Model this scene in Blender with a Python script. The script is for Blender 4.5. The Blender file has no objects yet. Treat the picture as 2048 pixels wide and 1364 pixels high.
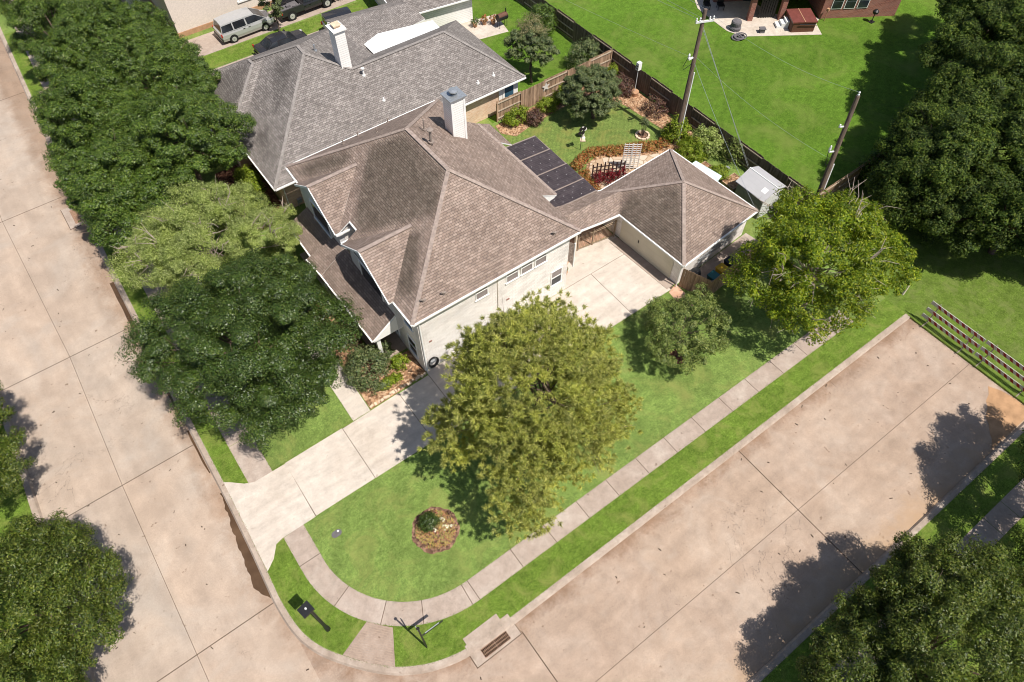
import bpy, bmesh, math, random
import numpy as np
from mathutils import Vector, Matrix
R=math.radians; PI=math.pi
random.seed(7); RNG=np.random.default_rng(11)
S=bpy.context.scene; COL=S.collection

# ------------------------------------------------------------------ objects
def link(o):
    COL.objects.link(o); return o
def tag(o,label=None,cat=None,group=None,kind=None):
    if label: o['label']=label
    if cat: o['category']=cat
    if group: o['group']=group
    if kind: o['kind']=kind
    return o
def T(name,label,cat,loc=(0,0,0),rz=0,group=None):
    o=bpy.data.objects.new(name,None); link(o); o.empty_display_size=.3
    o.location=loc; o.rotation_euler=(0,0,rz)
    return tag(o,label,cat,group)
def dup(root,loc,rz=None,label=None,scale=None):
    r=root.copy(); link(r); r.location=loc
    if rz is not None: r.rotation_euler=(0,0,rz)
    if label: r['label']=label
    if scale: r.scale=(scale,)*3
    for ch in list(root.children):
        c=ch.copy(); link(c); c.parent=r
        for g in list(ch.children):
            d=g.copy(); link(d); d.parent=c
    return r
class MB:
    def __init__(s): s.v=[]; s.f=[]; s.m=[]
    def add(s,pts,mi=0):
        i=len(s.v); s.v+= [tuple(p) for p in pts]; s.f.append(tuple(range(i,i+len(pts)))); s.m.append(mi); return s
    def box(s,x0,y0,z0,x1,y1,z1,mi=0,top=None):
        return s.prism([(x0,y0),(x1,y0),(x1,y1),(x0,y1)],z0,z1,mi,top)
    def obox(s,c,size,rz=0,mi=0,pitch=0,roll=0):
        hx,hy,hz=[k/2 for k in size]
        M=Matrix.Rotation(rz,3,'Z')@Matrix.Rotation(pitch,3,'Y')@Matrix.Rotation(roll,3,'X'); c=Vector(c)
        P=[c+M@Vector((a*hx,b*hy,d*hz)) for d in(-1,1) for a,b in((-1,-1),(1,-1),(1,1),(-1,1))]
        for q in((3,2,1,0),(4,5,6,7),(0,1,5,4),(1,2,6,5),(2,3,7,6),(3,0,4,7)): s.add([P[k] for k in q],mi)
        return s
    def prism(s,poly,z0,z1,mi=0,top=None,bottom=True):
        n=len(poly)
        s.add([(x,y,z1) for x,y in poly],mi if top is None else top)
        if bottom: s.add([(x,y,z0) for x,y in reversed(poly)],mi)
        for i in range(n):
            a=poly[i]; b=poly[(i+1)%n]
            s.add([(a[0],a[1],z0),(b[0],b[1],z0),(b[0],b[1],z1),(a[0],a[1],z1)],mi)
        return s
    def tube(s,pts,rad,n=8,mi=0,caps=True,flat=1.0):
        pts=[Vector(p) for p in pts]
        if not hasattr(rad,'__len__'): rad=[rad]*len(pts)
        rings=[]
        for i,p in enumerate(pts):
            d=(pts[min(i+1,len(pts)-1)]-pts[max(i-1,0)]).normalized()
            u=d.cross(Vector((0,0,1)))
            if u.length<1e-3: u=Vector((1,0,0))
            u.normalize(); w=u.cross(d)
            b=len(s.v)
            for k in range(n):
                a=2*PI*k/n; s.v.append(tuple(p+rad[i]*(math.cos(a)*u+flat*math.sin(a)*w)))
            rings.append(b)
        for i in range(len(pts)-1):
            for k in range(n):
                k2=(k+1)%n; s.f.append((rings[i]+k,rings[i]+k2,rings[i+1]+k2,rings[i+1]+k)); s.m.append(mi)
        if caps:
            s.f.append(tuple(rings[0]+k for k in reversed(range(n)))); s.m.append(mi)
            s.f.append(tuple(rings[-1]+k for k in range(n))); s.m.append(mi)
        return s
    def lathe(s,prof,c=(0,0,0),n=16,mi=0):
        b=len(s.v)
        for r,z in prof:
            for k in range(n):
                a=2*PI*k/n; s.v.append((c[0]+r*math.cos(a),c[1]+r*math.sin(a),c[2]+z))
        for i in range(len(prof)-1):
            for k in range(n):
                k2=(k+1)%n; s.f.append((b+i*n+k,b+i*n+k2,b+(i+1)*n+k2,b+(i+1)*n+k)); s.m.append(mi)
        s.f.append(tuple(b+k for k in reversed(range(n)))); s.m.append(mi)
        s.f.append(tuple(b+(len(prof)-1)*n+k for k in range(n))); s.m.append(mi)
        return s
    def build(s,name,mats,parent=None,local=False,smooth=False,bevel=0):
        me=bpy.data.meshes.new(name)
        off=(0,0,0)
        if parent is not None and not local:
            q=parent; off=Vector((0,0,0))
            while q is not None: off=off+q.location; q=q.parent
        me.from_pydata([(a-off[0],b-off[1],c-off[2]) for a,b,c in s.v],[],s.f)
        if not isinstance(mats,(list,tuple)): mats=[mats]
        for m in mats: me.materials.append(m)
        me.polygons.foreach_set('material_index',s.m)
        if smooth: me.polygons.foreach_set('use_smooth',[True]*len(s.f))
        uvs(me,off)
        me.update()
        o=bpy.data.objects.new(name,me); link(o)
        if parent is not None: o.parent=parent
        if bevel:
            b=o.modifiers.new('Bevel','BEVEL'); b.width=bevel; b.segments=2; b.limit_method='ANGLE'
        return o
def uvs(me,off=(0,0,0)):
    L=me.uv_layers.new(name='UVMap'); data=np.zeros((len(me.loops),2))
    for p in me.polygons:
        n=p.normal
        if abs(n.z)>.985: u=Vector((1,0,0)); v=Vector((0,1,0))
        else:
            u=Vector((0,0,1)).cross(n).normalized(); v=n.cross(u)
        for li in p.loop_indices:
            c=me.vertices[me.loops[li].vertex_index].co; c=Vector((c[0]+off[0],c[1]+off[1],c[2]+off[2]))
            data[li]=(u.dot(c),v.dot(c))
    L.data.foreach_set('uv',data.ravel())
def part(name,mats,parent,fn,**k):
    m=MB(); fn(m); return m.build(name,mats,parent,**k)

# ------------------------------------------------------------------ materials
def lin(c):
    if isinstance(c,str):
        c=[int(c[i:i+2],16)/255 for i in(0,2,4)]
        c=[x/12.92 if x<=.04045 else((x+.055)/1.055)**2.4 for x in c]
    return tuple(c)+(1,) if len(c)==3 else tuple(c)
class NT:
    def __init__(s,name):
        s.mat=bpy.data.materials.new(name); s.mat.use_nodes=True; s.t=s.mat.node_tree; s.t.nodes.clear()
    def n(s,typ,_p=None,**ins):
        nd=s.t.nodes.new('ShaderNode'+typ)
        for k,v in(_p or {}).items(): setattr(nd,k,v)
        for k,v in ins.items():
            k=k.replace('_',' ')
            if k.isdigit(): sock=nd.inputs[int(k)]
            else: sock=nd.inputs[k]
            if isinstance(v,bpy.types.NodeSocket): s.t.links.new(v,sock)
            else: sock.default_value=v
        return nd
    def pos(s): return s.n('NewGeometry').outputs['Position']
    def noise(s,scale,vec=None,detail=4,rough=.55,dist=0):
        return s.n('TexNoise',Vector=vec if vec is not None else s.pos(),Scale=scale,Detail=detail,Roughness=rough,Distortion=dist).outputs['Fac']
    def ramp(s,fac,stops,interp='LINEAR'):
        nd=s.n('ValToRGB',Fac=fac); cr=nd.color_ramp; cr.interpolation=interp
        while len(cr.elements)<len(stops): cr.elements.new(.5)
        for e,(p,c) in zip(cr.elements,stops): e.position=p; e.color=lin(c) if not isinstance(c,(int,float)) else(c,c,c,1)
        return nd.outputs['Color']
    def mix(s,a,b,fac,mode='MIX'):
        nd=s.t.nodes.new('ShaderNodeMix'); nd.data_type='RGBA'; nd.blend_type=mode; nd.clamp_factor=True
        for sock,v in((nd.inputs[0],fac),(nd.inputs[6],a),(nd.inputs[7],b)):
            if isinstance(v,bpy.types.NodeSocket): s.t.links.new(v,sock)
            else: sock.default_value=lin(v) if not isinstance(v,(int,float)) else v
        return nd.outputs[2]
    def math(s,op,a,b=0,c=None):
        nd=s.n('Math',{'operation':op},**({'0':a,'1':b}));
        return nd.outputs[0]
    def mapr(s,v,a,b,c,d):
        nd=s.n('MapRange',Value=v,From_Min=a,From_Max=b,To_Min=c,To_Max=d); return nd.outputs[0]
    def uv(s): return s.n('UVMap',{'uv_map':'UVMap'}).outputs[0]
    def vscale(s,vec,sc):
        return s.n('Mapping',Vector=vec,Scale=sc).outputs[0]
    def out(s,col,rough=.8,spec=.3,metal=0,bump=None,bstr=.3,bdist=.02,extra=None):
        b=s.n('BsdfPrincipled',Roughness=rough,Metallic=metal)
        b.inputs['Specular IOR Level'].default_value=spec
        if isinstance(col,bpy.types.NodeSocket): s.t.links.new(col,b.inputs['Base Color'])
        else: b.inputs['Base Color'].default_value=lin(col)
        if bump is not None:
            bn=s.n('Bump',Strength=bstr,Distance=bdist,Height=bump); s.t.links.new(bn.outputs[0],b.inputs['Normal'])
        o=s.n('OutputMaterial',Surface=(extra(b) if extra else b.outputs[0]))
        return s.mat
def plain(name,c,rough=.7,spec=.3,metal=0,var=.12,scale=4):
    t=NT(name); f=t.noise(scale,detail=5)
    k=t.mapr(f,.3,.7,1-var,1+var); g=t.n('CombineColor',Red=k,Green=k,Blue=k).outputs[0]
    return t.out(t.mix(c,g,1.0,'MULTIPLY'),rough,spec,metal)
def chips(name,c,dark,light):
    t=NT(name); p=t.pos(); v=t.n('TexVoronoi',Vector=p,Scale=9).outputs['Color']; g=t.n('SeparateColor',Color=v).outputs[0]; f=t.noise(2.2,p,5,.65); col=t.ramp(g,[(0,dark),(.55,c),(1,light)]); k=t.mapr(f,.3,.7,.65,1.25); col=t.mix(col,t.n('CombineColor',Red=k,Green=k,Blue=k).outputs[0],1.,'MULTIPLY')
    return t.out(col,.95,.1,bump=g,bstr=.8,bdist=.04)
def concrete(name,c,c2,c3,big=.35,grain=1.,streak=None,bstr=.25,patch=None,gut=None,isl=None):
    t=NT(name); g0=t.n('NewGeometry'); p=g0.outputs['Position']
    a=t.noise(big,p,6,.62,.6); b=t.noise(big*4.3,p,5,.6,.3); f=t.noise(38,p,3,.7)
    col=t.ramp(a,[(.30,c2),(.5,c),(.70,c3)])
    k=t.mapr(b,.3,.7,.88,1.1); col=t.mix(col,t.n('CombineColor',Red=k,Green=k,Blue=k).outputs[0],1.,'MULTIPLY')
    k=t.mapr(f,.25,.75,1-.14*grain,1+.14*grain); col=t.mix(col,t.n('CombineColor',Red=k,Green=k,Blue=k).outputs[0],1.,'MULTIPLY')
    if streak:
        s1=t.noise(1,t.vscale(p,streak),5,.6); k=t.mapr(s1,.35,.7,.9,1.08); col=t.mix(col,t.n('CombineColor',Red=k,Green=k,Blue=k).outputs[0],1.,'MULTIPLY')
    sp=t.noise(3.1,p,2,.5); kk=t.mapr(sp,.70,.78,0,1); col=t.mix(col,t.mix(col,(.55,.5,.46),1,'MULTIPLY'),kk)
    if patch:
        pn=t.noise(patch[0],p,4,.6,1.2); kk=t.mapr(pn,patch[2],patch[3],0,patch[4] if len(patch)>4 else .8); col=t.mix(col,patch[1],kk)
    fs=t.noise(11,t.vscale(p,(1,1,1)),4,.7,.8); k=t.mapr(fs,.3,.7,.93,1.07); col=t.mix(col,t.n('CombineColor',Red=k,Green=k,Blue=k).outputs[0],1.,'MULTIPLY')
    cn=t.noise(.16,p,7,.62,.6); ck=t.math('ABSOLUTE',t.math('SUBTRACT',cn,.5)); cm=t.noise(.09,p,2,.5); k=t.math('MULTIPLY',t.mapr(ck,.0012,.0028,.5 if gut else 0,0),t.mapr(cm,.52,.58,0,1)); col=t.mix(col,(.10,.075,.06),k)
    if isl: col=t.mix(col,t.mix(col,isl,1.,'MULTIPLY'),g0.outputs['Random Per Island'])
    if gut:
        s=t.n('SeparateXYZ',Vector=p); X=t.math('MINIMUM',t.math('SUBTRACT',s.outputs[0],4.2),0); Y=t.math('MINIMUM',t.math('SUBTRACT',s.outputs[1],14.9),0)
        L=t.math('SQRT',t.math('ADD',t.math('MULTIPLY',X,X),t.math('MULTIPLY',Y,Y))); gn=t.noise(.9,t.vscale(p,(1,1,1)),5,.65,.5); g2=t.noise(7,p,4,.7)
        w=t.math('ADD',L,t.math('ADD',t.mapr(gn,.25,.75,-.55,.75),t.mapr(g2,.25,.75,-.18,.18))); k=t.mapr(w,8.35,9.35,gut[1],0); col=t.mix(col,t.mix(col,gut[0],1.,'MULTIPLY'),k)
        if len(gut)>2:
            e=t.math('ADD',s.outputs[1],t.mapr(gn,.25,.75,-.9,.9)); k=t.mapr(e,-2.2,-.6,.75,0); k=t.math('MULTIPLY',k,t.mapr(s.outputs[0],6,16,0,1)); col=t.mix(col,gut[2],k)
    return t.out(col,.9,.2,bump=f,bstr=bstr,bdist=.01)
def grass(name,a,b,c,dry=None,stripe=None,big=.25):
    t=NT(name); p=t.pos()
    f=t.noise(8,p,5,.85); g=t.noise(2.4,p,4,.65); h=t.noise(big,p,4,.6,.5); f2=t.noise(27,p,3,.7)
    col=t.ramp(f,[(.28,a),(.5,b),(.74,c)])
    k=t.mapr(f2,.3,.7,.45,1.55); col=t.mix(col,t.n('CombineColor',Red=k,Green=k,Blue=k).outputs[0],1.,'MULTIPLY')
    k=t.mapr(g,.3,.7,.74,1.24); col=t.mix(col,t.n('CombineColor',Red=k,Green=k,Blue=k).outputs[0],1.,'MULTIPLY')
    k=t.mapr(h,.3,.7,.85,1.15); col=t.mix(col,t.n('CombineColor',Red=k,Green=k,Blue=k).outputs[0],1.,'MULTIPLY')
    if dry: 
        hh=t.noise(big*2.3,p,5,.65,.8); kk=t.mapr(hh,.48,.72,0,.8); col=t.mix(col,dry,kk)
    if stripe:
        w=t.n('TexWave',{'wave_type':'BANDS','bands_direction':'X'},Vector=t.n('Mapping',Vector=p,Rotation=(0,0,stripe[0])).outputs[0],Scale=stripe[1],Distortion=1.6,Detail=2).outputs['Fac']
        k=t.mapr(w,.2,.8,1-stripe[2],1+stripe[2]); col=t.mix(col,t.n('CombineColor',Red=k,Green=k,Blue=k).outputs[0],1.,'MULTIPLY')
    hsum=t.math('ADD',f,f2)
    return t.out(col,.95,.1,bump=hsum,bstr=.7,bdist=.05)
def shingle(name,c1,c2,mortar,stain):
    t=NT(name); u=t.uv(); p=t.pos()
    b=t.n('TexBrick',{'offset':.5},Vector=u,Color1=lin(c1),Color2=lin(c2),Mortar=lin(mortar),Scale=1.,Brick_Width=.27,Row_Height=.145)
    b.inputs['Mortar Size'].default_value=.014; b.inputs['Mortar Smooth'].default_value=.4; b.inputs['Bias'].default_value=-.1
    b2=t.n('TexBrick',{'offset':.37},Vector=u,Color1=(.86,.86,.86,1),Color2=(1.15,1.14,1.13,1),Mortar=(1,1,1,1),Scale=1.,Brick_Width=.19,Row_Height=.145)
    b2.inputs['Mortar Size'].default_value=0
    col=t.mix(b.outputs['Color'],b2.outputs['Color'],1.,'MULTIPLY')
    a=t.noise(.5,p,5,.6,.4); k=t.mapr(a,.3,.7,.88,1.12); col=t.mix(col,t.n('CombineColor',Red=k,Green=k,Blue=k).outputs[0],1.,'MULTIPLY')
    f=t.noise(45,p,2,.7); k=t.mapr(f,.25,.75,.85,1.15); col=t.mix(col,t.n('CombineColor',Red=k,Green=k,Blue=k).outputs[0],1.,'MULTIPLY')
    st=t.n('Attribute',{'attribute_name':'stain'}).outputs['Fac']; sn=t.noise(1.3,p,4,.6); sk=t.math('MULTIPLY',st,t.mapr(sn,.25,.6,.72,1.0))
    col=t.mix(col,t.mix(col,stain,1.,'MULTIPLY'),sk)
    return t.out(col,.95,.15,bump=b.outputs['Fac'],bstr=-.5,bdist=.012)
def brickmat(name,c1,c2,mortar,w=.22,h=.075,m=.009,bias=0,rough=.85,dirt=.15):
    t=NT(name); u=t.uv(); p=t.pos()
    b=t.n('TexBrick',{'offset':.5},Vector=u,Color1=lin(c1),Color2=lin(c2),Mortar=lin(mortar),Scale=1.,Brick_Width=w,Row_Height=h)
    b.inputs['Mortar Size'].default_value=m; b.inputs['Bias'].default_value=bias; b.inputs['Mortar Smooth'].default_value=.2
    a=t.noise(.9,p,5,.6); k=t.mapr(a,.3,.7,1-dirt,1+dirt*.5); col=t.mix(b.outputs['Color'],t.n('CombineColor',Red=k,Green=k,Blue=k).outputs[0],1.,'MULTIPLY')
    s2=t.noise(1,t.vscale(u,(2.2,14,1)),3,.6); k=t.mapr(s2,.55,.75,1,1-dirt*1.3); col=t.mix(col,t.n('CombineColor',Red=k,Green=k,Blue=k).outputs[0],1.,'MULTIPLY')
    return t.out(col,rough,.25,bump=b.outputs['Fac'],bstr=-.35,bdist=.01)
def siding(name,c,gap=.16,dark=.55):
    t=NT(name); u=t.uv(); p=t.pos()
    b=t.n('TexBrick',{'offset':.4},Vector=u,Color1=lin(c),Color2=lin([x*.95 for x in lin(c)[:3]]),Mortar=lin([x*dark for x in lin(c)[:3]]),Scale=1.,Brick_Width=3.6,Row_Height=gap)
    b.inputs['Mortar Size'].default_value=.012; b.inputs['Mortar Smooth'].default_value=.6
    a=t.noise(1.2,p,4,.6); k=t.mapr(a,.3,.7,.93,1.05)
    return t.out(t.mix(b.outputs['Color'],t.n('CombineColor',Red=k,Green=k,Blue=k).outputs[0],1.,'MULTIPLY'),.6,.3)
def woodmat(name,c1,c2,c3):
    t=NT(name); u=t.uv(); p=t.pos(); ri=t.n('NewGeometry').outputs['Random Per Island']
    a=t.noise(1,t.vscale(p,(9,9,1.2)),5,.65)
    col=t.ramp(a,[(.3,c1),(.5,c2),(.72,c3)]); k=t.mapr(ri,0,1,.72,1.2)
    return t.out(t.mix(col,t.n('CombineColor',Red=k,Green=k,Blue=k).outputs[0],1.,'MULTIPLY'),.9,.15)
def leafmat(name,cols,trans=.3,rough=.5,spec=.35,clump=.5,cscale=1.2):
    t=NT(name); g=t.n('NewGeometry'); ri=g.outputs['Random Per Island']
    n=len(cols); col=t.ramp(ri,[(i/(n-1),c) for i,c in enumerate(cols)])
    a=t.noise(cscale,t.pos(),3,.6); k=t.mapr(a,.3,.7,1-clump*.5,1+clump*.5)
    col=t.mix(col,t.n('CombineColor',Red=k,Green=k,Blue=t.mapr(a,.3,.7,1-clump*.2,1)).outputs[0],1.,'MULTIPLY')
    def ex(b):
        tr=t.n('BsdfTranslucent',Color=t.mix(col,(1.15,1.2,.55),1.,'MULTIPLY'))
        return t.n('MixShader',Fac=trans,**{'1':b.outputs[0],'2':tr.outputs[0]}).outputs[0]
    return t.out(col,rough,spec,extra=ex)
def glassy(name,c,rough=.08,spec=.6):
    t=NT(name); a=t.noise(.8,t.pos(),3,.5); k=t.mapr(a,.35,.65,.6,1.5)
    return t.out(t.mix(c,t.n('CombineColor',Red=k,Green=k,Blue=k).outputs[0],1.,'MULTIPLY'),rough,spec)

m={}
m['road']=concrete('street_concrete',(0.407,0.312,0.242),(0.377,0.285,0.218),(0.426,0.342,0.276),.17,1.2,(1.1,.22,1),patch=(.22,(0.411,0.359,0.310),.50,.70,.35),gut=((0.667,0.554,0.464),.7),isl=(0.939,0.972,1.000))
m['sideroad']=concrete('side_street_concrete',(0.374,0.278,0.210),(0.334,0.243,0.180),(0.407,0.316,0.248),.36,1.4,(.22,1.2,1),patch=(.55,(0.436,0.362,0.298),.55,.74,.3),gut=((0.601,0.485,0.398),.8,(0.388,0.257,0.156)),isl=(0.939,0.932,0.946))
m['walk']=concrete('sidewalk_concrete',(.385,.31,.26),(.34,.268,.22),(.435,.365,.31),.7,1.3,patch=(1.6,(.26,.205,.165),.58,.74,.42),isl=(.88,.86,.84))
m['drive']=concrete('driveway_concrete',(.52,.45,.385),(.485,.412,.345),(.55,.485,.42),.4,.7,(.5,2.6,1),.15)
m['curb']=concrete('curb_concrete',(.36,.285,.23),(.29,.225,.175),(.43,.355,.295),.8,1.2,patch=(.6,(.22,.17,.13),.55,.7,.55))
m['ramp']=concrete('ramp_concrete',(0.312,0.234,0.184),(0.254,0.184,0.139),(0.361,0.283,0.230),1.,1.3)
m['ridge']=plain('ramp_groove',(.33,.245,.19),.9)
m['patio']=concrete('patio_concrete',(0.493,0.425,0.357),(0.425,0.357,0.289),(0.544,0.484,0.416),.7,.8)
m['joint']=plain('joint_filler',(.10,.065,.045),.9)
m['lawn']=grass('lawn_grass',(0.072,0.120,0.025),(0.148,0.214,0.049),(0.238,0.310,0.091),(0.230,0.248,0.072),(R(36),.21,.045))
m['strip']=grass('parkway_grass',(0.052,0.096,0.012),(0.110,0.171,0.023),(0.187,0.254,0.050),(0.207,0.225,0.058),None,.4)
m['field']=grass('field_grass',(0.038,0.088,0.009),(0.085,0.158,0.016),(0.146,0.237,0.034),(0.146,0.190,0.040),(R(55),.3,.025),.12)
m['garden']=grass('garden_grass',(0.066,0.108,0.021),(0.137,0.191,0.045),(0.227,0.279,0.084),(0.235,0.224,0.063),(R(45),1.0,.05),.3)
m['meadow']=grass('meadow_grass',(0.050,0.089,0.011),(0.104,0.158,0.023),(0.167,0.222,0.051),(0.161,0.186,0.057),None,.5)
m['shingle']=shingle('brown_shingles',(.215,.160,.132),(.318,.246,.206),(.095,.07,.058),(.47,.49,.47))
m['cap']=plain('ridge_cap_shingles',(.30,.238,.205),.95,.1,0,.25,6)
m['gshingle']=shingle('grey_shingles',(.172,.152,.142),(.275,.248,.232),(.08,.069,.063),(.62,.62,.62))
m['gcap']=plain('grey_ridge_cap',(.245,.22,.205),.95,.1,0,.25,6)
m['wbrick']=brickmat('white_painted_brick',(.90,.845,.80),(.74,.67,.615),(.55,.48,.43),.42,.135,.010,-.30,dirt=.2)
m['tbrick']=brickmat('tan_brick',(.62,.37,.23),(.76,.54,.38),(.66,.53,.42),.22,.075,.012)
m['rbrick']=brickmat('red_brick',(.22,.065,.045),(.34,.12,.08),(.30,.22,.18),.24,.085,.012)
m['pbrick']=brickmat('paver_brick',(.52,.28,.18),(.62,.38,.26),(.42,.32,.24),.22,.11,.008)
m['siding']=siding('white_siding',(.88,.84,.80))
m['gsiding']=siding('shading_toned_siding',(.62,.60,.60))  # gable fronts: shade on white siding put into this grey
m['trim']=plain('white_trim',(.82,.80,.77),.5,.4,0,.04)
m['gdoor']=siding('cream_garage_door',(.62,.56,.44),.62,.85)
m['cream']=plain('cream_wall',(.60,.52,.42),.8,.2,0,.08)
m['stucco']=plain('cream_brick_wall',(.66,.57,.50),.9,.2,0,.1,9)
m['wood']=woodmat('weathered_fence_wood',(0.189,0.120,0.076),(0.326,0.218,0.144),(0.450,0.312,0.213))
m['dwood']=woodmat('dark_fence_wood',(.085,.062,.045),(.15,.112,.084),(.22,.17,.13))
m['rail']=woodmat('pale_rail_wood',(.28,.22,.16),(.40,.32,.24),(.5,.42,.33))
m['pole']=woodmat('utility_pole_wood',(.09,.065,.05),(.145,.105,.08),(.21,.16,.125))
m['glass']=glassy('dark_window_glass',(.02,.024,.03))
m['screen']=plain('window_screen',(.24,.20,.19),.5,.4,0,.1)
m['bglass']=glassy('blue_window_glass',(.03,.085,.13))
def solarmat():
    t=NT('translucent_patio_panel'); u=t.uv()
    b=t.n('TexBrick',{'offset':0},Vector=u,Color1=lin((.036,.028,.032)),Color2=lin((.055,.043,.047)),Mortar=lin((.085,.072,.07)),Scale=1.,Brick_Width=.46,Row_Height=.17)
    b.inputs['Mortar Size'].default_value=.010
    a=t.noise(1.5,t.pos(),4,.6); f=t.noise(14,t.pos(),3,.7); k=t.mapr(a,.3,.7,.75,1.35); k2=t.mapr(f,.62,.76,0,.35)
    col=t.mix(b.outputs['Color'],t.n('CombineColor',Red=k,Green=k,Blue=k).outputs[0],1.,'MULTIPLY'); col=t.mix(col,(.11,.10,.11),k2)
    return t.out(col,.5,.2)
m['solar']=solarmat()
m['beam']=plain('weathered_beam',(.26,.21,.18),.8)
m['metal']=plain('galvanized_metal',(.42,.44,.46),.4,.5,.6,.15,8)
m['wmetal']=plain('white_metal',(.72,.72,.70),.4,.5,0,.08)
m['tin']=plain('pale_blue_tin',(.55,.68,.66),.45,.4,0,.06)
m['shedroof']=siding('shed_roof_plastic',(.40,.39,.395),.42,.88)
m['shedwall']=plain('shed_wall_shaded',(.19,.175,.165),.8)  # shade of the shed's west side put into this dark grey
m['black']=plain('black_paint',(.014,.014,.015),.45,.4,0,.15)
m['rubber']=plain('tyre_rubber',(.02,.02,.02),.9,.2)
m['rim']=plain('alloy_rim',(.55,.54,.52),.35,.5,.4)
m['silver']=plain('silver_paint',(0.478,0.474,0.470),.3,.5,.35,.04)
m['dpaint']=plain('dark_grey_paint',(.022,.022,.026),.25,.6,0,.05)
m['wpaint']=plain('white_paint',(.78,.77,.75),.3,.5,0,.03)
m['red']=plain('red_lens',(.35,.02,.015),.3,.5,0,.05)
m['stripered']=plain('barricade_red',(0.264,0.024,0.018),.5,.3,0,.18,7)
m['stripewhite']=plain('barricade_white',(0.449,0.432,0.406),.5,.3,0,.16,7)
m['gatem']=plain('bronze_gate_paint',(.30,.22,.15),.5,.3)
m['lattice']=plain('white_lattice',(.62,.57,.52),.7,.2,0,.1)
m['shadowpickets']=plain('shadow_dark_pickets',(.05,.028,.025),.8,.2,0,.2)
m['tub']=plain('hot_tub_wood',(.115,.05,.03),.6,.3,0,.2,9)
m['cover']=plain('maroon_vinyl_cover',(0.161,0.050,0.041),.4,.4,0,.15,3)
m['mulch']=chips('brown_mulch',(.17,.095,.065),(.08,.045,.03),(.30,.18,.12))
m['pine_straw']=chips('tan_mulch',(.36,.20,.11),(.15,.085,.05),(.52,.35,.22))
m['redmulch']=chips('red_mulch',(.16,.07,.045),(.07,.035,.025),(.27,.14,.09))
m['dirt']=plain('sandy_dirt',(0.374,0.222,0.122),.95,.1,0,.2,2)
m['tan']=plain('terracotta',(.42,.24,.14),.8,.2,0,.15)
m['stone']=plain('pale_stone',(.60,.46,.33),.9,.2,0,.2,5)
m['statue']=plain('white_statue',(.68,.64,.58),.7)
m['teal']=plain('teal_bin_plastic',(.014,.105,.105),.45,.4)
m['yellow']=plain('yellow_bin_plastic',(.50,.30,.015),.5,.3,0,.2,6)
m['bluepot']=plain('blue_glazed_pot',(.015,.13,.26),.3,.5)
m['grey']=plain('grey_fabric_cover',(.13,.12,.125),.8,.2,0,.2)
m['bark']=plain('brown_bark',(.12,.085,.065),.95,.1,0,.35,12)
m['pbark']=plain('pale_bark',(.36,.29,.235),.9,.1,0,.25,9)
m['grate']=plain('rusty_grate',(.26,.155,.10),.8,.3,0,.3,9)
m['grate2']=plain('dry_leaf_brown',(.06,.04,.028),.9)
m['hole']=plain('drain_shadow_void',(.008,.006,.005),1,0)
def water():
    t=NT('gutter_water'); p=t.pos(); a=t.noise(.6,p,4,.6)
    return t.out(t.ramp(a,[(.3,(.055,.030,.015)),(.7,(.115,.068,.038))]),.25,.4)
m['water']=water()
def flag():
    t=NT('flagstone'); p=t.pos()
    v=t.n('TexVoronoi',{'feature':'DISTANCE_TO_EDGE'},Vector=p,Scale=1.7).outputs['Distance']
    c=t.n('TexVoronoi',Vector=p,Scale=1.7).outputs['Color']; g=t.n('SeparateColor',Color=c).outputs[0]
    col=t.ramp(g,[(0,(.42,.29,.185)),(.5,(.50,.39,.285)),(1,(.55,.47,.375))]); k=t.mapr(v,.03,.07,0,1)
    return t.out(t.mix((.30,.20,.12),col,k),.9,.2,bump=k,bstr=.3)
m['flag']=flag()
# foliage
m['oak']=leafmat('live_oak_leaves',[(0.026,0.053,0.007),(0.051,0.092,0.011),(0.081,0.133,0.017),(0.152,0.196,0.038)],.18,.45,.35,.5,1.1)
m['oak2']=leafmat('glossy_oak_leaves',[(0.019,0.037,0.006),(0.032,0.062,0.009),(0.051,0.086,0.012),(0.102,0.132,0.032)],.12,.42,.38,.45,1.3)
m['willow']=leafmat('feathery_leaves',[(0.172,0.229,0.058),(0.276,0.341,0.093),(0.391,0.452,0.147),(0.539,0.573,0.258)],.38,.6,.2,.35,.9)
m['pine']=leafmat('pine_needles',[(0.146,0.191,0.048),(0.293,0.321,0.075),(0.450,0.445,0.106),(0.632,0.592,0.206)],.3,.5,.3,.55,.8)
m['ash']=leafmat('yellow_green_leaves',[(0.063,0.114,0.008),(0.130,0.201,0.013),(0.229,0.293,0.019),(0.384,0.396,0.032)],.42,.45,.3,.55,.7)
m['dark']=leafmat('dark_woodland_leaves',[(0.013,0.030,0.005),(0.036,0.065,0.009),(0.068,0.108,0.015),(0.138,0.166,0.030)],.2,.6,.18,.6,.6)
m['small']=leafmat('young_tree_leaves',[(0.070,0.109,0.023),(0.131,0.179,0.042),(0.193,0.240,0.062),(0.324,0.344,0.111)],.3,.5,.3,.4,1.5)
m['elm']=leafmat('elm_leaves',[(0.027,0.047,0.007),(0.054,0.084,0.010),(0.094,0.124,0.017),(0.168,0.184,0.039)],.2,.45,.3,.5,1.)
m['bush']=leafmat('dark_bush_leaves',[(0.043,0.072,0.025),(0.086,0.123,0.041),(0.141,0.171,0.067),(0.216,0.229,0.103)],.25,.5,.35,.4,2)
m['lime']=leafmat('lime_shrub_leaves',[(0.082,0.135,0.008),(0.154,0.220,0.014),(0.242,0.310,0.025),(0.374,0.410,0.060)],.4,.5,.3,.3,2)
m['redl']=leafmat('burgundy_leaves',[(0.048,0.021,0.021),(0.098,0.042,0.036),(0.150,0.075,0.053),(0.150,0.128,0.075)],.2,.5,.3,.4,2)
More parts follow.
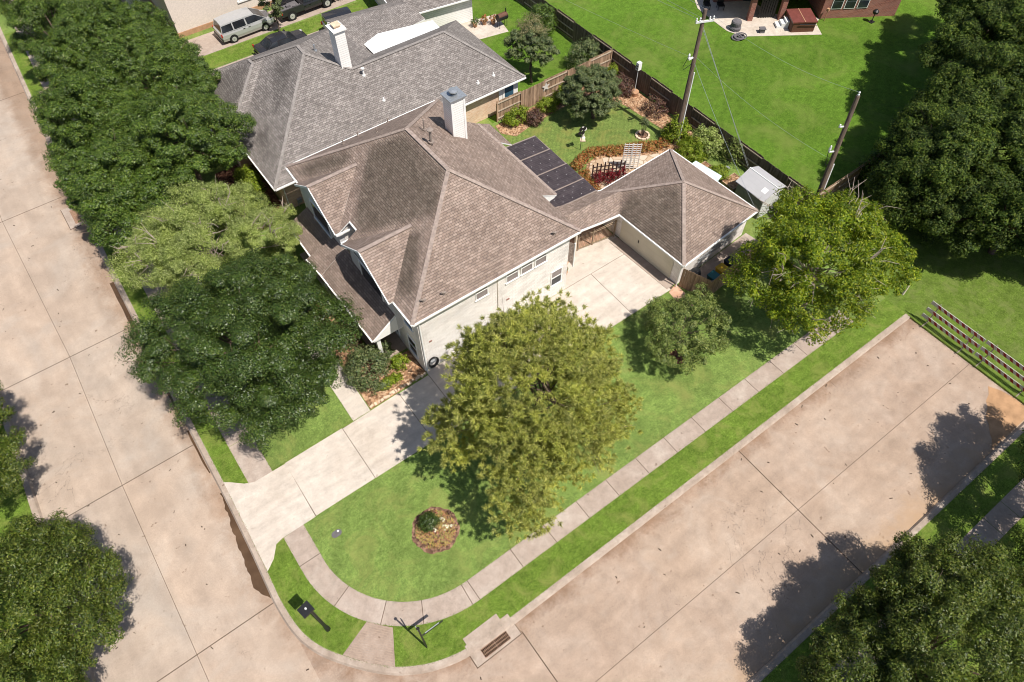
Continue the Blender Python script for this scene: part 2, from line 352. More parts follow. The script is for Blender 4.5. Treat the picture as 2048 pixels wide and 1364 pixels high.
m['rust']=leafmat('rusty_leaves',[(0.253,0.069,0.023),(0.437,0.138,0.046),(0.345,0.230,0.069),(0.161,0.172,0.046)],.3,.5,.3,.4,2)
m['flow']=leafmat('mixed_blossoms',[(.42,.13,.10),(.58,.26,.12),(.30,.34,.09),(.60,.50,.16),(.22,.28,.07),(.55,.26,.22),(.34,.15,.12)],.25,.6,.2,.3,3)
m['whitef']=leafmat('white_blossoms',[(.75,.72,.6),(.8,.78,.72),(.7,.66,.5),(.3,.4,.15)],.2,.6,.2,.2,3)
m['redf']=leafmat('red_blossoms',[(0.180,0.007,0.012),(0.252,0.018,0.030),(0.096,0.012,0.012),(0.036,0.030,0.012)],.2,.6,.2,.2,3)
m['dry']=leafmat('dry_flower_heads',[(.20,.17,.085),(.30,.245,.14),(.16,.17,.06),(.36,.31,.2)],.3,.6,.2,.3,2)
m['hole2']=plain('dark_interior',(.012,.011,.011),.9,.1)

# ------------------------------------------------------------------ foliage
def quadmesh(name,P,mat,parent,off):
    n=P.shape[0]; P=P-np.array(off)
    me=bpy.data.meshes.new(name); me.vertices.add(n*4); me.vertices.foreach_set('co',P.reshape(-1).astype(np.float32))
    me.loops.add(n*4); me.loops.foreach_set('vertex_index',np.arange(n*4,dtype=np.int32))
    me.polygons.add(n); me.polygons.foreach_set('loop_start',np.arange(0,n*4,4,dtype=np.int32)); me.polygons.foreach_set('loop_total',np.full(n,4,dtype=np.int32))
    me.materials.append(mat); me.update(calc_edges=True); me.validate()
    o=bpy.data.objects.new(name,me); link(o); o.parent=parent; return o
def unit(v): return v/np.maximum(np.linalg.norm(v,axis=-1,keepdims=True),1e-6)
def rleaves(C,rad,n,size,aspect,up=.6,out=None,droop=0,shell=.5,rng=None,jit=.42):
    """n leaf quads round each clump centre C (k,3) with clump radii rad (k,3)"""
    k=len(C); d=unit(rng.normal(size=(k,n,3))); u=rng.random((k,n,1))
    pos=C[:,None,:]+d*(shell+(1-shell)*u**.6)*rad[:,None,:]
    nr=d*1.15+np.array([0,0,up])+rng.normal(size=(k,n,3))*jit
    if out is not None: nr=nr+out[:,None,:]*.5
    nr=unit(nr); t=unit(np.cross(nr,rng.normal(size=(k,n,3))))
    if droop: t=unit(t+np.array([0,0,-droop]))
    b=unit(np.cross(nr,t)); s=size*(.65+.7*rng.random((k,n,1)))
    l=t*s*.5; w=b*s*.5*aspect; f=nr*s*.1
    return np.stack([pos-l,pos+w-f,pos+l,pos-w-f],2).reshape(-1,4,3)
def clumps(ell,n,rng,lo=.62,zmin=-.45):
    """clump centres in the outer part of a union of ellipsoids (cx,cy,cz,rx,ry,rz)"""
    E=np.array(ell,float); a=(E[:,3]*E[:,4]+E[:,3]*E[:,5]+E[:,4]*E[:,5]); pick=rng.choice(len(E),n*9,p=a/a.sum())
    d=unit(rng.normal(size=(n*9,3))); ok=d[:,2]>zmin; d=d[ok]; pick=pick[ok]
    r=lo+(1.1-lo)*rng.random((len(d),1))**.75; p=E[pick,:3]+d*r*E[pick,3:]
    ins=np.zeros(len(p))
    for e in E: ins+= (((p-e[:3])/e[3:])**2).sum(1)<.42
    p=p[ins==0]; d=d[ins==0]
    # spread them: greedy thinning
    keep=[]; vol=(E[:,3:].mean()*1.0); mind=1.0*math.sqrt(a.sum()*3.0/n)*.62
    for i in range(len(p)):
        if len(keep)>=n: break
        if not keep or np.min(((p[keep]-p[i])**2).sum(1))>mind**2: keep.append(i)
    return p[keep],d[keep]
def trunkmesh(parent,base,top,r,C,bark,rng,nl=14,lr=.3):
    M=MB(); b=Vector(base); tp=Vector(top); mid=b.lerp(tp,.5)+Vector(rng.normal(size=3)*.06*(tp-b).length)
    M.tube([b-Vector((0,0,.1)),b+Vector((0,0,.15)),mid,tp],[r*1.5,r*1.1,r*.85,r*.6],10)
    if len(C):
        for i in rng.choice(len(C),min(nl,len(C)),replace=False):
            s=b.lerp(tp,.45+.55*rng.random()); e=Vector(C[i]); h=s.lerp(e,.5)+Vector(rng.normal(size=3)*.12*(e-s).length*.6)
            M.tube([s,h,e],[r*lr*1.6,r*lr,r*lr*.35],6)
            for q in range(2):
                e2=e+Vector(rng.normal(size=3)*.6); M.tube([h.lerp(e,.5),e2],[r*lr*.6,r*lr*.2],5)
    return M.build('trunk',bark,parent,smooth=True)
def tree(name,label,cat,base,ell,mat,n_lobe,per,lrad,size,aspect=.55,r=.18,seed=0,group=None,droop=0,bark='bark',up=.5,lo=.6,flat=.62,zmin=-.4,nl=14,sub=11,twigs=0,fork=None,jit=.42,lr=.2,core=.35):
    """crown of lobes; every lobe a dome of smaller leaf clumps, with real gaps between the lobes"""
    rng=np.random.default_rng(1000+seed); t=T(name,label,cat,base,0,group)
    C,d=clumps(ell,n_lobe,rng,lo,zmin); L=len(C); lr_=lrad*(.7+.6*rng.random((L,1)))
    dd=unit(rng.normal(size=(L,sub,3))+d[:,None,:]*.75+np.array([0,0,.75]))
    sc=C[:,None,:]+dd*lr_[:,None,:]*(.72+.33*rng.random((L,sub,1)))*np.array([1,1,flat]); sd=dd.reshape(-1,3); sc=sc.reshape(-1,3); sr=np.repeat(lr_,sub,0)*.40*(.75+.5*rng.random((L*sub,1)))*np.array([[1,1,.75]])
    P=rleaves(sc,sr,per,size,aspect,up,sd*1.3,droop,.35,rng,jit)
    K=max(8,int(per*sub*core)); P2=rleaves(C,lr_*.75*np.array([[1,1,flat]]),K,size*1.25,aspect,up,d,droop,.0,rng,.6)
    quadmesh('crown',np.concatenate([P,P2]),mat,t,base)
    E=np.array(ell); c=E[:,:3].mean(0); top=fork if fork else (c[0],c[1],c[2]-.3)
    trunkmesh(t,base,top,r,C,m[bark],rng,nl,lr)
    if twigs:
        M=MB()
        for i in rng.choice(L,min(L,twigs),replace=False):
            s=Vector(C[i]); o_=Vector(d[i]); 
            for q in range(4):
                e1=s+o_*lrad*.6+Vector(rng.normal(size=3)*.35); e2=e1+o_*.35+Vector(rng.normal(size=3)*.3); M.tube([s,e1,e2],[.028,.018,.008],5)
                M.tube([e1,e1+Vector(rng.normal(size=3)*.32)+o_*.2],[.014,.006],4)
        tag(M.build('twigs',m[bark],t),kind='stuff')
    return t
def plant(name,label,cat,base,rx,ry,h,mat,n,per,crad,size,seed=0,group=None,aspect=.5,up=.5,stem=True,droop=0,z0=.35,flat=.8):
    rng=np.random.default_rng(5000+seed); t=T(name,label,cat,base,0,group)
    C,d=clumps([(base[0],base[1],base[2]+h*z0,rx*.85,ry*.85,h*(1-z0))],n,rng,.45,-.3); C[:,2]=np.maximum(C[:,2],base[2]+crad*.3)
    P=rleaves(C,crad*(.7+.6*rng.random((len(C),1)))*np.array([[1,1,flat]]),per,size,aspect,up,d,droop,.3,rng)
    P[:,:,2]=np.maximum(P[:,:,2],base[2]+.01)
    quadmesh('foliage',P,mat,t,base)
    if stem:
        M=MB()
        for i in rng.choice(len(C),min(7,len(C)),replace=False): M.tube([(base[0]+rng.normal()*.05,base[1]+rng.normal()*.05,base[2]-.03),tuple(C[i])],[.03,.012],5)
        M.build('stem',m['bark'],t)
    return t
# ------------------------------------------------------------------ setting
def arc(cx,cy,r,a0,a1,n=16): return [(cx+r*math.cos(R(a0+(a1-a0)*i/n)),cy+r*math.sin(R(a0+(a1-a0)*i/n))) for i in range(n+1)]
ROADZ=-.12
EB=[(2.2,150),(-1.2,92),(-2.2,74),(-2.9,57),(-3.35,42),(-3.52,30),(-3.57,24)]          # back of the east kerb, north to south
NEarc=[(-3.58,21),(-3.62,19),(-3.68,17),(-3.77,15.4),(-3.83,14.1),(-3.7,12.4),(-3.27,11.2),(-2.6,10.2),(-1.75,9.15),(-.8,8.22),(.1,7.65),(.95,7.25),(2.36,6.88),(4.4,6.82),(6,6.82)]
for _ in range(2): NEarc=[NEarc[0]]+[q for p,r in zip(NEarc[:-1],NEarc[1:]) for q in((p[0]*.75+r[0]*.25,p[1]*.75+r[1]*.25),(p[0]*.25+r[0]*.75,p[1]*.25+r[1]*.75))]+[NEarc[-1]]
def offs(P,w):
    o=[]
    for i,p in enumerate(P):
        a,c=Vector(P[max(i-1,0)]),Vector(P[min(i+1,len(P)-1)]); t_=(c-a).normalized(); o.append((p[0]+t_.y*w,p[1]-t_.x*w))
    return o
NEface=offs(NEarc,.38)
SEarc=arc(4.2,-10.2,7.77,90,180); SEface=arc(4.2,-10.2,8.15,90,180)
DX=36.45
lawn_poly=EB+NEarc+[(DX,6.82),(DX,-2.43)]+SEarc+[(-3.57,-160),(420,-160),(420,420),(2.2,420)]
def struct(name,mats,fn,**k): return tag(part(name,mats,None,fn,**k),kind='structure')
struct('ground',m['lawn'],lambda M:M.add([(-900,-900,-.4),(900,-900,-.4),(900,900,-.4),(-900,900,-.4)]))
struct('lawn',m['lawn'],lambda M:M.prism(lawn_poly,-.38,0,bottom=False))
WB=[(-13.3,-160),(-12.95,4),(-12.82,16),(-12.5,28),(-12.15,45),(-11.6,60),(-10.6,80),(-6,150),(-6,420)]
struct('west_lawn',m['strip'],lambda M:M.prism(WB+[(-420,420),(-420,-160)],-.38,0,bottom=False))
def road(M):
    z=ROADZ; ys=[-160,-60,-32,-18.5,-7.5,3.6,14.4,25.1,35.4,50,64.5,79,94,150,300]
    wx=lambda y:np.interp(y,[-160,16,28,45,60,80,150],[-12.9,-12.45,-12.1,-11.75,-11.2,-10.2,-5.5])-.25
    cx=lambda y:np.interp(y,[0,25,36,43,50,80,150],[-8.2,-8.15,-7.9,-8.1,-8.3,-7,-2])
    ex=lambda y:-3.95 if y<24 else np.interp(y,[24,42,57,74,92,150],[-3.95,-3.7,-3.25,-2.55,-1.5,2])+.3
    for a,b in zip(ys[:-1],ys[1:]):
        M.add([(wx(a),a,z),(cx(a),a,z),(cx(b),b,z),(wx(b),b,z)]); M.add([(cx(a),a,z),(ex(a),a,z),(ex(b),b,z),(cx(b),b,z)])
    def ln(p,q,w):
        p=Vector(p);q=Vector(q);d=(q-p).normalized();s=Vector((-d.y,d.x))*w/2
        M.add([(p.x-s.x,p.y-s.y,z+.004),(q.x-s.x,q.y-s.y,z+.004),(q.x+s.x,q.y+s.y,z+.004),(p.x+s.x,p.y+s.y,z+.004)],1)
    for y in ys[3:-1]: ln((wx(y),y-.1),(ex(y) if y>14 else -4.0,y),.045)
    for a,b in zip(ys[:-1],ys[1:]): ln((cx(a),a),(cx(b),b),.022)
tag(part('street',[m['road'],m['joint']],None,road),kind='structure')
def side(M):
    z=ROADZ; f=NEface; 
    M.add([(-3.95,21,z)]+[(x+.1,y+.1,z) for x,y in NEarc]+[(6,6.75,z),(-3.95,6.75,z)])
    M.add([(4.2,-2.05,z)]+[(x,y,z) for x,y in SEface[1:-1]]+[(-3.95,-10.2,z),(-3.95,-2.05,z)])
    xs=[-3.95,5.0,12.2,20.66,28.5,DX-.02]
    for a,b in zip(xs[:-1],xs[1:]):
        M.add([(a,-2.05,z),(b,-2.05,z),(b,2.14,z),(a,2.14,z)]); M.add([(a,2.14,z),(b,2.14,z),(b,6.75,z),(a,6.75,z)])
    M.add([(-3.95,2.14,z+.004),(12,4.1,z+.004),(12,4.13,z+.004),(-3.95,2.17,z+.004)],1) if 0 else None
    def bx(x0,y0,x1,y1): M.add([(x0,y0,z+.004),(x1,y0,z+.004),(x1,y1,z+.004),(x0,y1,z+.004)],1)
    bx(20.64,-2.05,20.69,6.5); bx(4.97,-2.05,5.02,6.0); bx(6,2.13,DX-.1,2.155); bx(28.5,5.9,28.52,6.4)
tag(part('side_street',[m['sideroad'],m['joint']],None,side),kind='structure')
def kerb(M):
    def run(B,F,z0=.012):
        for i in range(len(B)-1):
            b0,b1,f0,f1=B[i],B[i+1],F[i],F[i+1]
            mid=lambda p,q,t:(p[0]+(q[0]-p[0])*t,p[1]+(q[1]-p[1])*t)
            t0,t1=mid(b0,f0,.72),mid(b1,f1,.72)
            M.add([(b0[0],b0[1],z0),(t0[0],t0[1],z0-.012),(t1[0],t1[1],z0-.012),(b1[0],b1[1],z0)])
            M.add([(t0[0],t0[1],z0-.012),(f0[0],f0[1],ROADZ-.02),(f1[0],f1[1],ROADZ-.02),(t1[0],t1[1],z0-.012)])
            M.add([(b0[0],b0[1],-.2),(b0[0],b0[1],z0),(b1[0],b1[1],z0),(b1[0],b1[1],-.2)])
    n=lambda P,dx:[(x+dx,y) for x,y in P]
    E=EB+[NEarc[0]]; run(E,n(E,-.38)); run(NEarc,NEface)
    run([NEarc[-1],(DX,6.82)],[NEface[-1],(DX,6.44)]); run([(DX,-2.43),(4.2,-2.43)],[(DX,-2.05),(4.2,-2.05)])
    run(SEarc,SEface); run([(-3.57,-10.2),(-3.57,-160)],[(-3.95,-10.2),(-3.95,-160)])
    W=WB[:-1]; run(W,n(W,.40))
struct('kerb',m['curb'],kerb)
INx,OUx=-1.13,-2.30
def walk(M):
    z=.010; ia=arc(4.2,14.9,5.35,180,270,24); oa=arc(4.2,14.9,6.5,180,270,24)
    I=[(INx,17.12),(INx,15.2)]+ia[1:]+[(x,9.55) for x in(6.9,9.08,11.3,13.4,15.6,17.75,19.95,22.2,24.4,26.6,28.8,31,33.2)]
    O=[(OUx,17.05),(OUx,15.2)]+oa[1:]+[(x,8.40) for x in(6.9,9.08,11.3,13.4,15.6,17.75,19.95,22.2,24.4,26.6,28.8,31,33.2)]
    cuts=[0,1,7,13,18,24]+list(range(25,len(I)))+[]
    def slab(i,j):
        pts=[I[k] for k in range(i,j+1)]+[O[k] for k in range(j,i-1,-1)]
        M.prism([(x,y) for x,y in reversed(pts)] ,-.05,z,0,bottom=False)
        p,q=Vector(I[j]),Vector(O[j]); d=(q-p).normalized(); s=Vector((-d.y,d.x))*.017
        M.add([(p.x-s.x,p.y-s.y,z+.004),(q.x-s.x,q.y-s.y,z+.004),(q.x+s.x,q.y+s.y,z+.004),(p.x+s.x,p.y+s.y,z+.004)],1)
    for i,j in zip(cuts[:-1],cuts[1:]): slab(i,j)
    ys=[20.86,23.7,25.6,27.4,29.2,31,33,35,37,39,41,43,45,47,49,51,53,55,57,59,61,64,68,74,90]
    bx=lambda y:np.interp(y,[24,42,57,74,92],[0,.2,.65,1.35,2.3])
    for a,b in zip(ys[:-1],ys[1:]):
        M.prism([(OUx-.2+bx(a),a),(INx+bx(a),a),(INx+bx(b),b-.03),(OUx-.2+bx(b),b-.03)],-.05,z,0,bottom=False)
tag(part('sidewalk',[m['walk'],m['joint']],None,walk),kind='structure')
struct('front_walk',m['drive'],lambda M:M.prism([(4.0,20.98),(5.15,21.0),(5.3,27.5),(4.1,27.5)],-.05,.012,bottom=False))
RAMPM=MB(); RAMPO=struct('kerb_ramp',m['ramp'],lambda M:M.prism([(-2.56,10.18),(-1.75,9.15),(-.8,8.24),(.02,9.83),(-.88,10.82)],-.05,.014,bottom=False))
def drive(M):
    z=.014
    S_=[(-3.72,15.95),(-3.2,16.35),(-2.75,16.98),(-2.35,17.08)]; N_=[(-2.2,20.86),(-2.7,21.1),(-3.25,21.6),(-3.58,21.85)]
    def pr(P): M.prism(P,-.05,z,0,bottom=False)
    pr(S_+[(-.41,17.1),(-.36,20.86)]+N_)
    xs=[-.38,3.26,7.08,9.2]; 
    for a,b in zip(xs[:-1],xs[1:]): pr([(a+.015,17.13),(b-.015,17.14),(b-.015,21.05 if b>5 else 20.95),(a+.015,21.0 if a>5 else 20.9)])
    pr([(9.215,17.15),(14.6,17.17),(14.6,21.34),(9.215,21.34)]); pr([(14.63,17.17),(22.22,17.2),(22.22,21.34),(14.63,21.34)])
    pr([(22.25,17.2),(25.62,17.2),(25.75,18.35),(26.1,18.35),(26.0,20.3),(25.94,21.34),(22.25,21.34)]); pr([(20.06,21.37),(25.94,21.37),(25.86,23.15),(22.7,23.62),(20.06,23.9)])
    pr([(25.62,16.85),(26.2,16.95),(26.2,17.16),(25.62,17.16)])
    def jl(x0,y0,x1,y1,w=.03):
        p=Vector((x0,y0));q=Vector((x1,y1));d=(q-p).normalized();s=Vector((-d.y,d.x))*w/2
        M.add([(p.x-s.x,p.y-s.y,.006),(q.x-s.x,q.y-s.y,.006),(q.x+s.x,q.y+s.y,.006),(p.x+s.x,p.y+s.y,.006)],1)
    M.add([(-.6,17.14,.005),(25.9,17.22,.005),(25.9,23,.005),(20.1,23.3,.005),(20.1,21.3,.005),(7,21,.005),(-.6,20.85,.005)],1)
tag(part('driveway',[m['drive'],m['joint']],None,drive),kind='structure')
# grass areas with their own colour, each a sheet 4 mm above the lawn
def sheet(name,mat,P,z=.004): return struct(name,mat,lambda M:M.add([(x,y,z) for x,y in P]))
oa=arc(4.2,14.9,6.52,180,270,20); ba=arc(4.2,14.9,7.74,270,180,20)
sheet('parkway_grass',m['strip'],[(-2.32,17.0),(-2.32,14.9)]+oa+[(DX,8.38),(DX,6.85)]+[(x+.03,y+.03) for x,y in reversed(NEarc) if y<15.9]+[(-3.72,15.95),(-3.2,16.3),(-2.75,16.95)])
sheet('parkway_grass',m['strip'],[(-2.52,20.9),(-3.54,21.9),(-3.5,30),(-3.3,42),(-2.85,57),(-2.1,74),(-.9,74),(-1.6,57),(-2.25,42),(-2.5,30)])
sheet('far_parkway_grass',m['strip'],[(DX-.3,-2.46),(5,-2.46),(5,-60),(DX-.3,-60)])
sheet('garden_grass',m['garden'],[(20.6,25),(38.2,25),(38.2,37.7),(20.6,37.7)])
sheet('back_field',m['field'],[(38.3,16.4),(300,16.4),(300,300),(38.3,300)])
sheet('meadow',m['meadow'],[(DX+.01,-60),(300,-60),(300,16.2),(38.3,16.2),(DX+.01,14)])
sheet('neighbor_lawn',m['field'],[(26,38),(38.2,38),(38.2,90),(26,90)])
sheet('side_lawn',m['lime_g'] if 'lime_g' in m else m['strip'],[(9.2,58.2),(26,57.8),(26,60.0),(9.2,60.25)],.006)
sheet('dirt_patch',m['dirt'],[(35.9,.55),(36.25,-.1),(36.4,-.9),(36.4,-1.95),(35.4,-2.0),(34.3,-1.98),(33.2,-1.97),(32.3,-1.95),(32.9,-1.6),(33.1,-1.35),(33.6,-.95),(33.9,-.55),(34.5,-.3),(34.9,.05),(35.4,.2)],ROADZ+.006)
rr=random.Random(3)
def puddle(M):
    ys=np.arange(14.7,21.5,.16); 
    wd=lambda y:np.interp(y,[14.7,15.1,15.7,17,18.9,20,21.5],[.0,.34,.52,.44,.34,.16,.03])+.035*math.sin(y*5.3)+.025*math.sin(y*13)+rr.uniform(-.012,.012)
    fx=lambda y:np.interp(y,[14.1,15.4,17,19,21.5],[-4.2,-4.14,-4.06,-4.0,-3.96])
    P=[(fx(y)-max(.01,wd(y)),y) for y in ys]
    for i in range(len(ys)-1): M.add([(P[i][0],P[i][1],ROADZ+.006),(fx(ys[i])+.03,ys[i],ROADZ+.006),(fx(ys[i+1])+.03,ys[i+1],ROADZ+.006),(P[i+1][0],P[i+1][1],ROADZ+.006)])
    for a,b in((22.9,26.3),(27,40)):
        ys=np.arange(a,b,.25)
        for q in range(len(ys)-1):
            f=lambda y:-3.97-(.04+.08*math.sin(PI*(y-a)/(b-a))**.8*(.75+.25*math.sin(y*3))); e=lambda y:np.interp(y,[24,42],[-3.955,-3.73])
            M.add([(f(ys[q]),ys[q],ROADZ+.006),(e(ys[q]),ys[q],ROADZ+.006),(e(ys[q+1]),ys[q+1],ROADZ+.006),(f(ys[q+1]),ys[q+1],ROADZ+.006)])
struct('gutter_water',m['water'],puddle)
struct('brick_path',m['pbrick'],lambda M:M.prism([(25.35,17.1),(26.2,17.35),(26.15,15.95),(25.9,15.3),(25.2,15.6)],-.05,.02,bottom=False))
struct('flagstone_path',m['flag'],lambda M:M.prism([(27.9,26.0),(34.5,25.6),(34.6,27.3),(32,28.6),(30.6,29.6),(29.4,29.9),(28.5,29.1),(27.9,27.8)],-.05,.026,bottom=False))
struct('garden_bed',m['pine_straw'],lambda M:[M.prism(P,-.05,.012,bottom=False) for P in([(36.0,38),(38.1,37.6),(38.1,25.4),(36.9,25.4),(36.4,29.5),(36.0,33.4),(35.2,36.2),(33.5,36.3),(31,36.2),(28.5,36.0),(26.6,35.6),(25.8,36.6),(26,37.6)],[(26.2,25.45),(36.2,25.45),(36.2,27.6),(34.7,28.2),(32.5,29.4),(30.8,30.2),(29,29.9),(28,28.8),(27.3,27.2)])])
struct('front_bed',m['pine_straw'],lambda M:M.prism([(5.2,21.06),(7.3,21.1),(9.18,21.3),(9.18,23.3),(7.2,23.4),(7.0,30.5),(5.35,30.5),(5.33,25)],-.05,.04,bottom=False))
struct('neighbor_bed',m['redmulch'],lambda M:M.prism([(6.0,38.6),(8.5,38.6),(8.6,45.5),(5.8,45.5),(5.4,41)],-.05,.03,bottom=False))
struct('bin_yard',m['walk'],lambda M:M.prism([(26.7,15.5),(33.6,16.1),(33.4,17.8),(26.6,17.3)],-.05,.015,bottom=False))
struct('far_sidewalk',m['walk'],lambda M:[M.prism([(a,-5.2),(b-.03,-5.2),(b-.03,-4.0),(a,-4.0)],-.05,.01,bottom=False) for a,b in zip(np.arange(9,34,1.6),np.arange(10.6,35.6,1.6))])
struct('neighbor_driveway',m['walk'],lambda M:[M.prism([(-2,60.3),(30,60.3),(30,63.4),(10.3,63.4),(-2,63.6)],-.05,.012,bottom=False),M.prism([(-2,54.6),(26.5,54.6),(26.5,57.8),(-2,58.1)],-.05,.012,bottom=False)])
struct('far_patio',m['patio'],lambda M:M.prism([(51.0,34.55),(53.9,32.6),(56.95,30.55),(57.9,32.0),(58.9,32.4),(55.7,35.7),(56.5,40),(54,44),(52.2,42),(51.0,40.2),(50.7,38),(50.5,36)],-.05,.03,bottom=False))
struct('mulch_ring_soil',m['redmulch'],lambda M:M.prism(arc(22.3,13.1,.55,0,345,14),-.05,.02,bottom=False))

rr2=random.Random(8)
def stones(M):
    x=5.35
    while x<9.1: M.obox((x,21.2+rr2.uniform(-.05,.05)+.03*(x-5.3)/4,.07),(rr2.uniform(.12,.24),rr2.uniform(.1,.18),rr2.uniform(.08,.16)),rr2.uniform(0,3),0,rr2.uniform(-.3,.3)); x+=rr2.uniform(.16,.26)
tag(part('stone_edging',m['stone'],None,stones),kind='stuff')
def litter(M):
    for _ in range(70):
        if rr2.random()<.55: x,y=rr2.uniform(-12,-4.2),rr2.uniform(9,50)
        else: x,y=rr2.uniform(0,36),rr2.uniform(-2,6.4)
        M.obox((x,y,ROADZ+.012),(rr2.uniform(.05,.20),rr2.uniform(.025,.06),.014),rr2.uniform(0,3),0,rr2.uniform(-.1,.1))
tag(part('leaf_litter',m['grate2'],None,litter),kind='stuff')
def tufts(M):
    rt=random.Random(4)
    def edge(p,q,step=.035,side=.05):
        p=Vector(p);q=Vector(q);L=(q-p).length;n=int(L/step); d_=(q-p)/max(L,1e-6); s_=Vector((-d_.y,d_.x))
        for i in range(n):
            c_=p+d_*(i*step+rt.uniform(-.02,.02))+s_*rt.uniform(-side*.3,side); a_=rt.uniform(0,6.28); r_=rt.uniform(.025,.06); z_=rt.uniform(.018,.05)
            u_=Vector((math.cos(a_),math.sin(a_)))*r_; M.add([(c_.x-u_.y*.35,c_.y+u_.x*.35,.003),(c_.x+u_.x,c_.y+u_.y,z_),(c_.x+u_.y*.35,c_.y-u_.x*.35,.003)])
    def poly(P,side,step=.035):
        for p,q in zip(P[:-1],P[1:]): edge(p,q,step,side)
    ia=arc(4.2,14.9,5.35,180,270,24); oa_=arc(4.2,14.9,6.5,180,270,24)
    poly([(-1.13,17.1),(-1.13,15)]+ia+[(33,9.55)],-.05); poly([(-2.3,17.0),(-2.3,15)]+oa_+[(33,8.4)],.05)
    poly([(-1.1,17.12),(25.3,17.2)],.06) ; poly([(-1.1,20.95),(5.3,21.05)],-.06); poly(NEarc+[(DX,6.82)],-.05); poly([(DX,6.8),(DX,-2.4)],-.09,.02); poly([(DX,-2.43),(5,-2.43)],-.05)
    poly([(-3.57,24),(-3.58,21.9)],-.05); poly([(-2.5,24.5),(-2.5,20.9)],.05); poly([(-1.13,30),(-1.13,20.9)],-.05); poly([(4,21),(4,27)],-.05); poly([(-12.8,17),(-12.5,28),(-12.4,34)],.06)
tag(part('grass_edging',m['strip'],None,tufts),kind='stuff')
# ------------------------------------------------------------------ building helpers
def pin(p,poly):
    x,y=p; c=False; j=len(poly)-1
    for i in range(len(poly)):
        xi,yi=poly[i]; xj,yj=poly[j]
        if (yi>y)!=(yj>y) and x<(xj-xi)*(y-yi)/(yj-yi)+xi: c=not c
        j=i
    return c
def pdist(p,poly):
    x,y=p; d=9e9
    for i in range(len(poly)):
        a=Vector(poly[i]); b=Vector(poly[(i+1)%len(poly)]); ab=b-a; t=max(0,min(1,(Vector(p)-a).dot(ab)/max(ab.length_squared,1e-9))); d=min(d,(a+ab*t-Vector(p)).length)
    return d
def roofmesh(name,planes,mats,parent,thick=.10):
    """planes: (polygon, stain polygons in plan or None); underside in the trim material"""
    bm=bmesh.new(); st=bm.verts.layers.float.new('stain')
    for poly,stains in planes:
        b2=bmesh.new(); st2=b2.verts.layers.float.new('stain')
        f=b2.faces.new([b2.verts.new(p) for p in poly]); b2.normal_update()
        if f.normal.z<0: f.normal_flip()
        if stains:
            xs=[p[0] for p in poly]; ys=[p[1] for p in poly]
            for lo,hi,ax in((min(xs),max(xs),0),(min(ys),max(ys),1)):
                c=lo+.3
                while c<hi:
                    co=(c,0,0) if ax==0 else(0,c,0); no=(1,0,0) if ax==0 else(0,1,0)
                    bmesh.ops.bisect_plane(b2,geom=b2.verts[:]+b2.edges[:]+b2.faces[:],plane_co=co,plane_no=no); c+=.3
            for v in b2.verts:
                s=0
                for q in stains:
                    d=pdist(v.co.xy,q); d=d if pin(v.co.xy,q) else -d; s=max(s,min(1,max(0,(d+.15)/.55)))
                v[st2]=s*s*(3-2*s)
        me=bpy.data.meshes.new('t'); b2.to_mesh(me); b2.free(); bm.from_mesh(me); bpy.data.meshes.remove(me)
    bm.faces.ensure_lookup_table(); nt=len(bm.faces)
    for poly,_ in planes:
        f=bm.faces.new([bm.verts.new((p[0],p[1],p[2]-thick)) for p in poly]); f.normal_update()
        if f.normal.z>0: f.normal_flip()
        f.material_index=1
        n=len(poly)
        for i in range(n):
            a,b=poly[i],poly[(i+1)%n]
            g=bm.faces.new([bm.verts.new(q) for q in((a[0],a[1],a[2]-.012),(b[0],b[1],b[2]-.012),(b[0],b[1],b[2]-thick+.002),(a[0],a[1],a[2]-thick+.002))]); g.material_index=1
    me=bpy.data.meshes.new(name)
    off=Vector((0,0,0)); q=parent
    while q is not None: off+=q.location; q=q.parent
    bmesh.ops.translate(bm,verts=bm.verts,vec=-off); bm.to_mesh(me); bm.free()
    for x in mats: me.materials.append(x)
    uvs(me,off); o=bpy.data.objects.new(name,me); link(o); o.parent=parent; return o
def bar(M,p,q,w,h,mi=0,up=None):
    p=Vector(p);q=Vector(q);d=(q-p).normalized(); s=d.cross(Vector((0,0,1)))
    if s.length<1e-3: s=Vector((1,0,0))
    s.normalize(); u=s.cross(d)
    if up is not None: u=Vector(up); s=d.cross(u).normalized(); u=s.cross(d)
    P=[a+s*x*w/2+u*y*h/2 for a in(p,q) for x,y in((-1,-1),(1,-1),(1,1),(-1,1))]
    for f in((3,2,1,0),(4,5,6,7),(0,1,5,4),(1,2,6,5),(2,3,7,6),(3,0,4,7)): M.add([P[k] for k in f],mi)
for i in range(15):
    k=(i+.5)/15; p=Vector((-2.56+1.68*k,10.18+.64*k)); q=Vector((-.8+.82*k,8.24+1.59*k)); bar(RAMPM,(p.x+.04,p.y-.04,.014),(q.x-.04,q.y+.04,.014),.028,.008)
RAMPM.build('groove',m['ridge'],RAMPO)
def cap(parent,lines,mat,w=.15):
    M=MB()
    for p,q in lines: bar(M,Vector(p)+Vector((0,0,.012)),Vector(q)+Vector((0,0,.012)),w*2,.035)
    return M.build('ridge_cap',mat,parent)
def gutter(parent,lines,name='gutter'):
    for p,q,o in lines:
        M=MB(); oz=Vector((o[0]*.045,o[1]*.045,-.07)); bar(M,Vector(p)+oz,Vector(q)+oz,.09,.11); M.build(name,m['trim'],parent)
def pipe(parent,x,y,z,h=.4,r=.055,mat=None,cap=False):
    M=MB(); M.tube([(x,y,z-.15),(x,y,z+h)],r,8); M.tube([(x,y,z-.05),(x,y,z+.06)],r*2.1,10)
    if cap: M.tube([(x,y,z+h),(x,y,z+h+.05),(x,y,z+h+.1)],[r*2.3,r*2.3,r*.6],10)
    return M.build('vent_pipe',mat or m['metal'],parent)
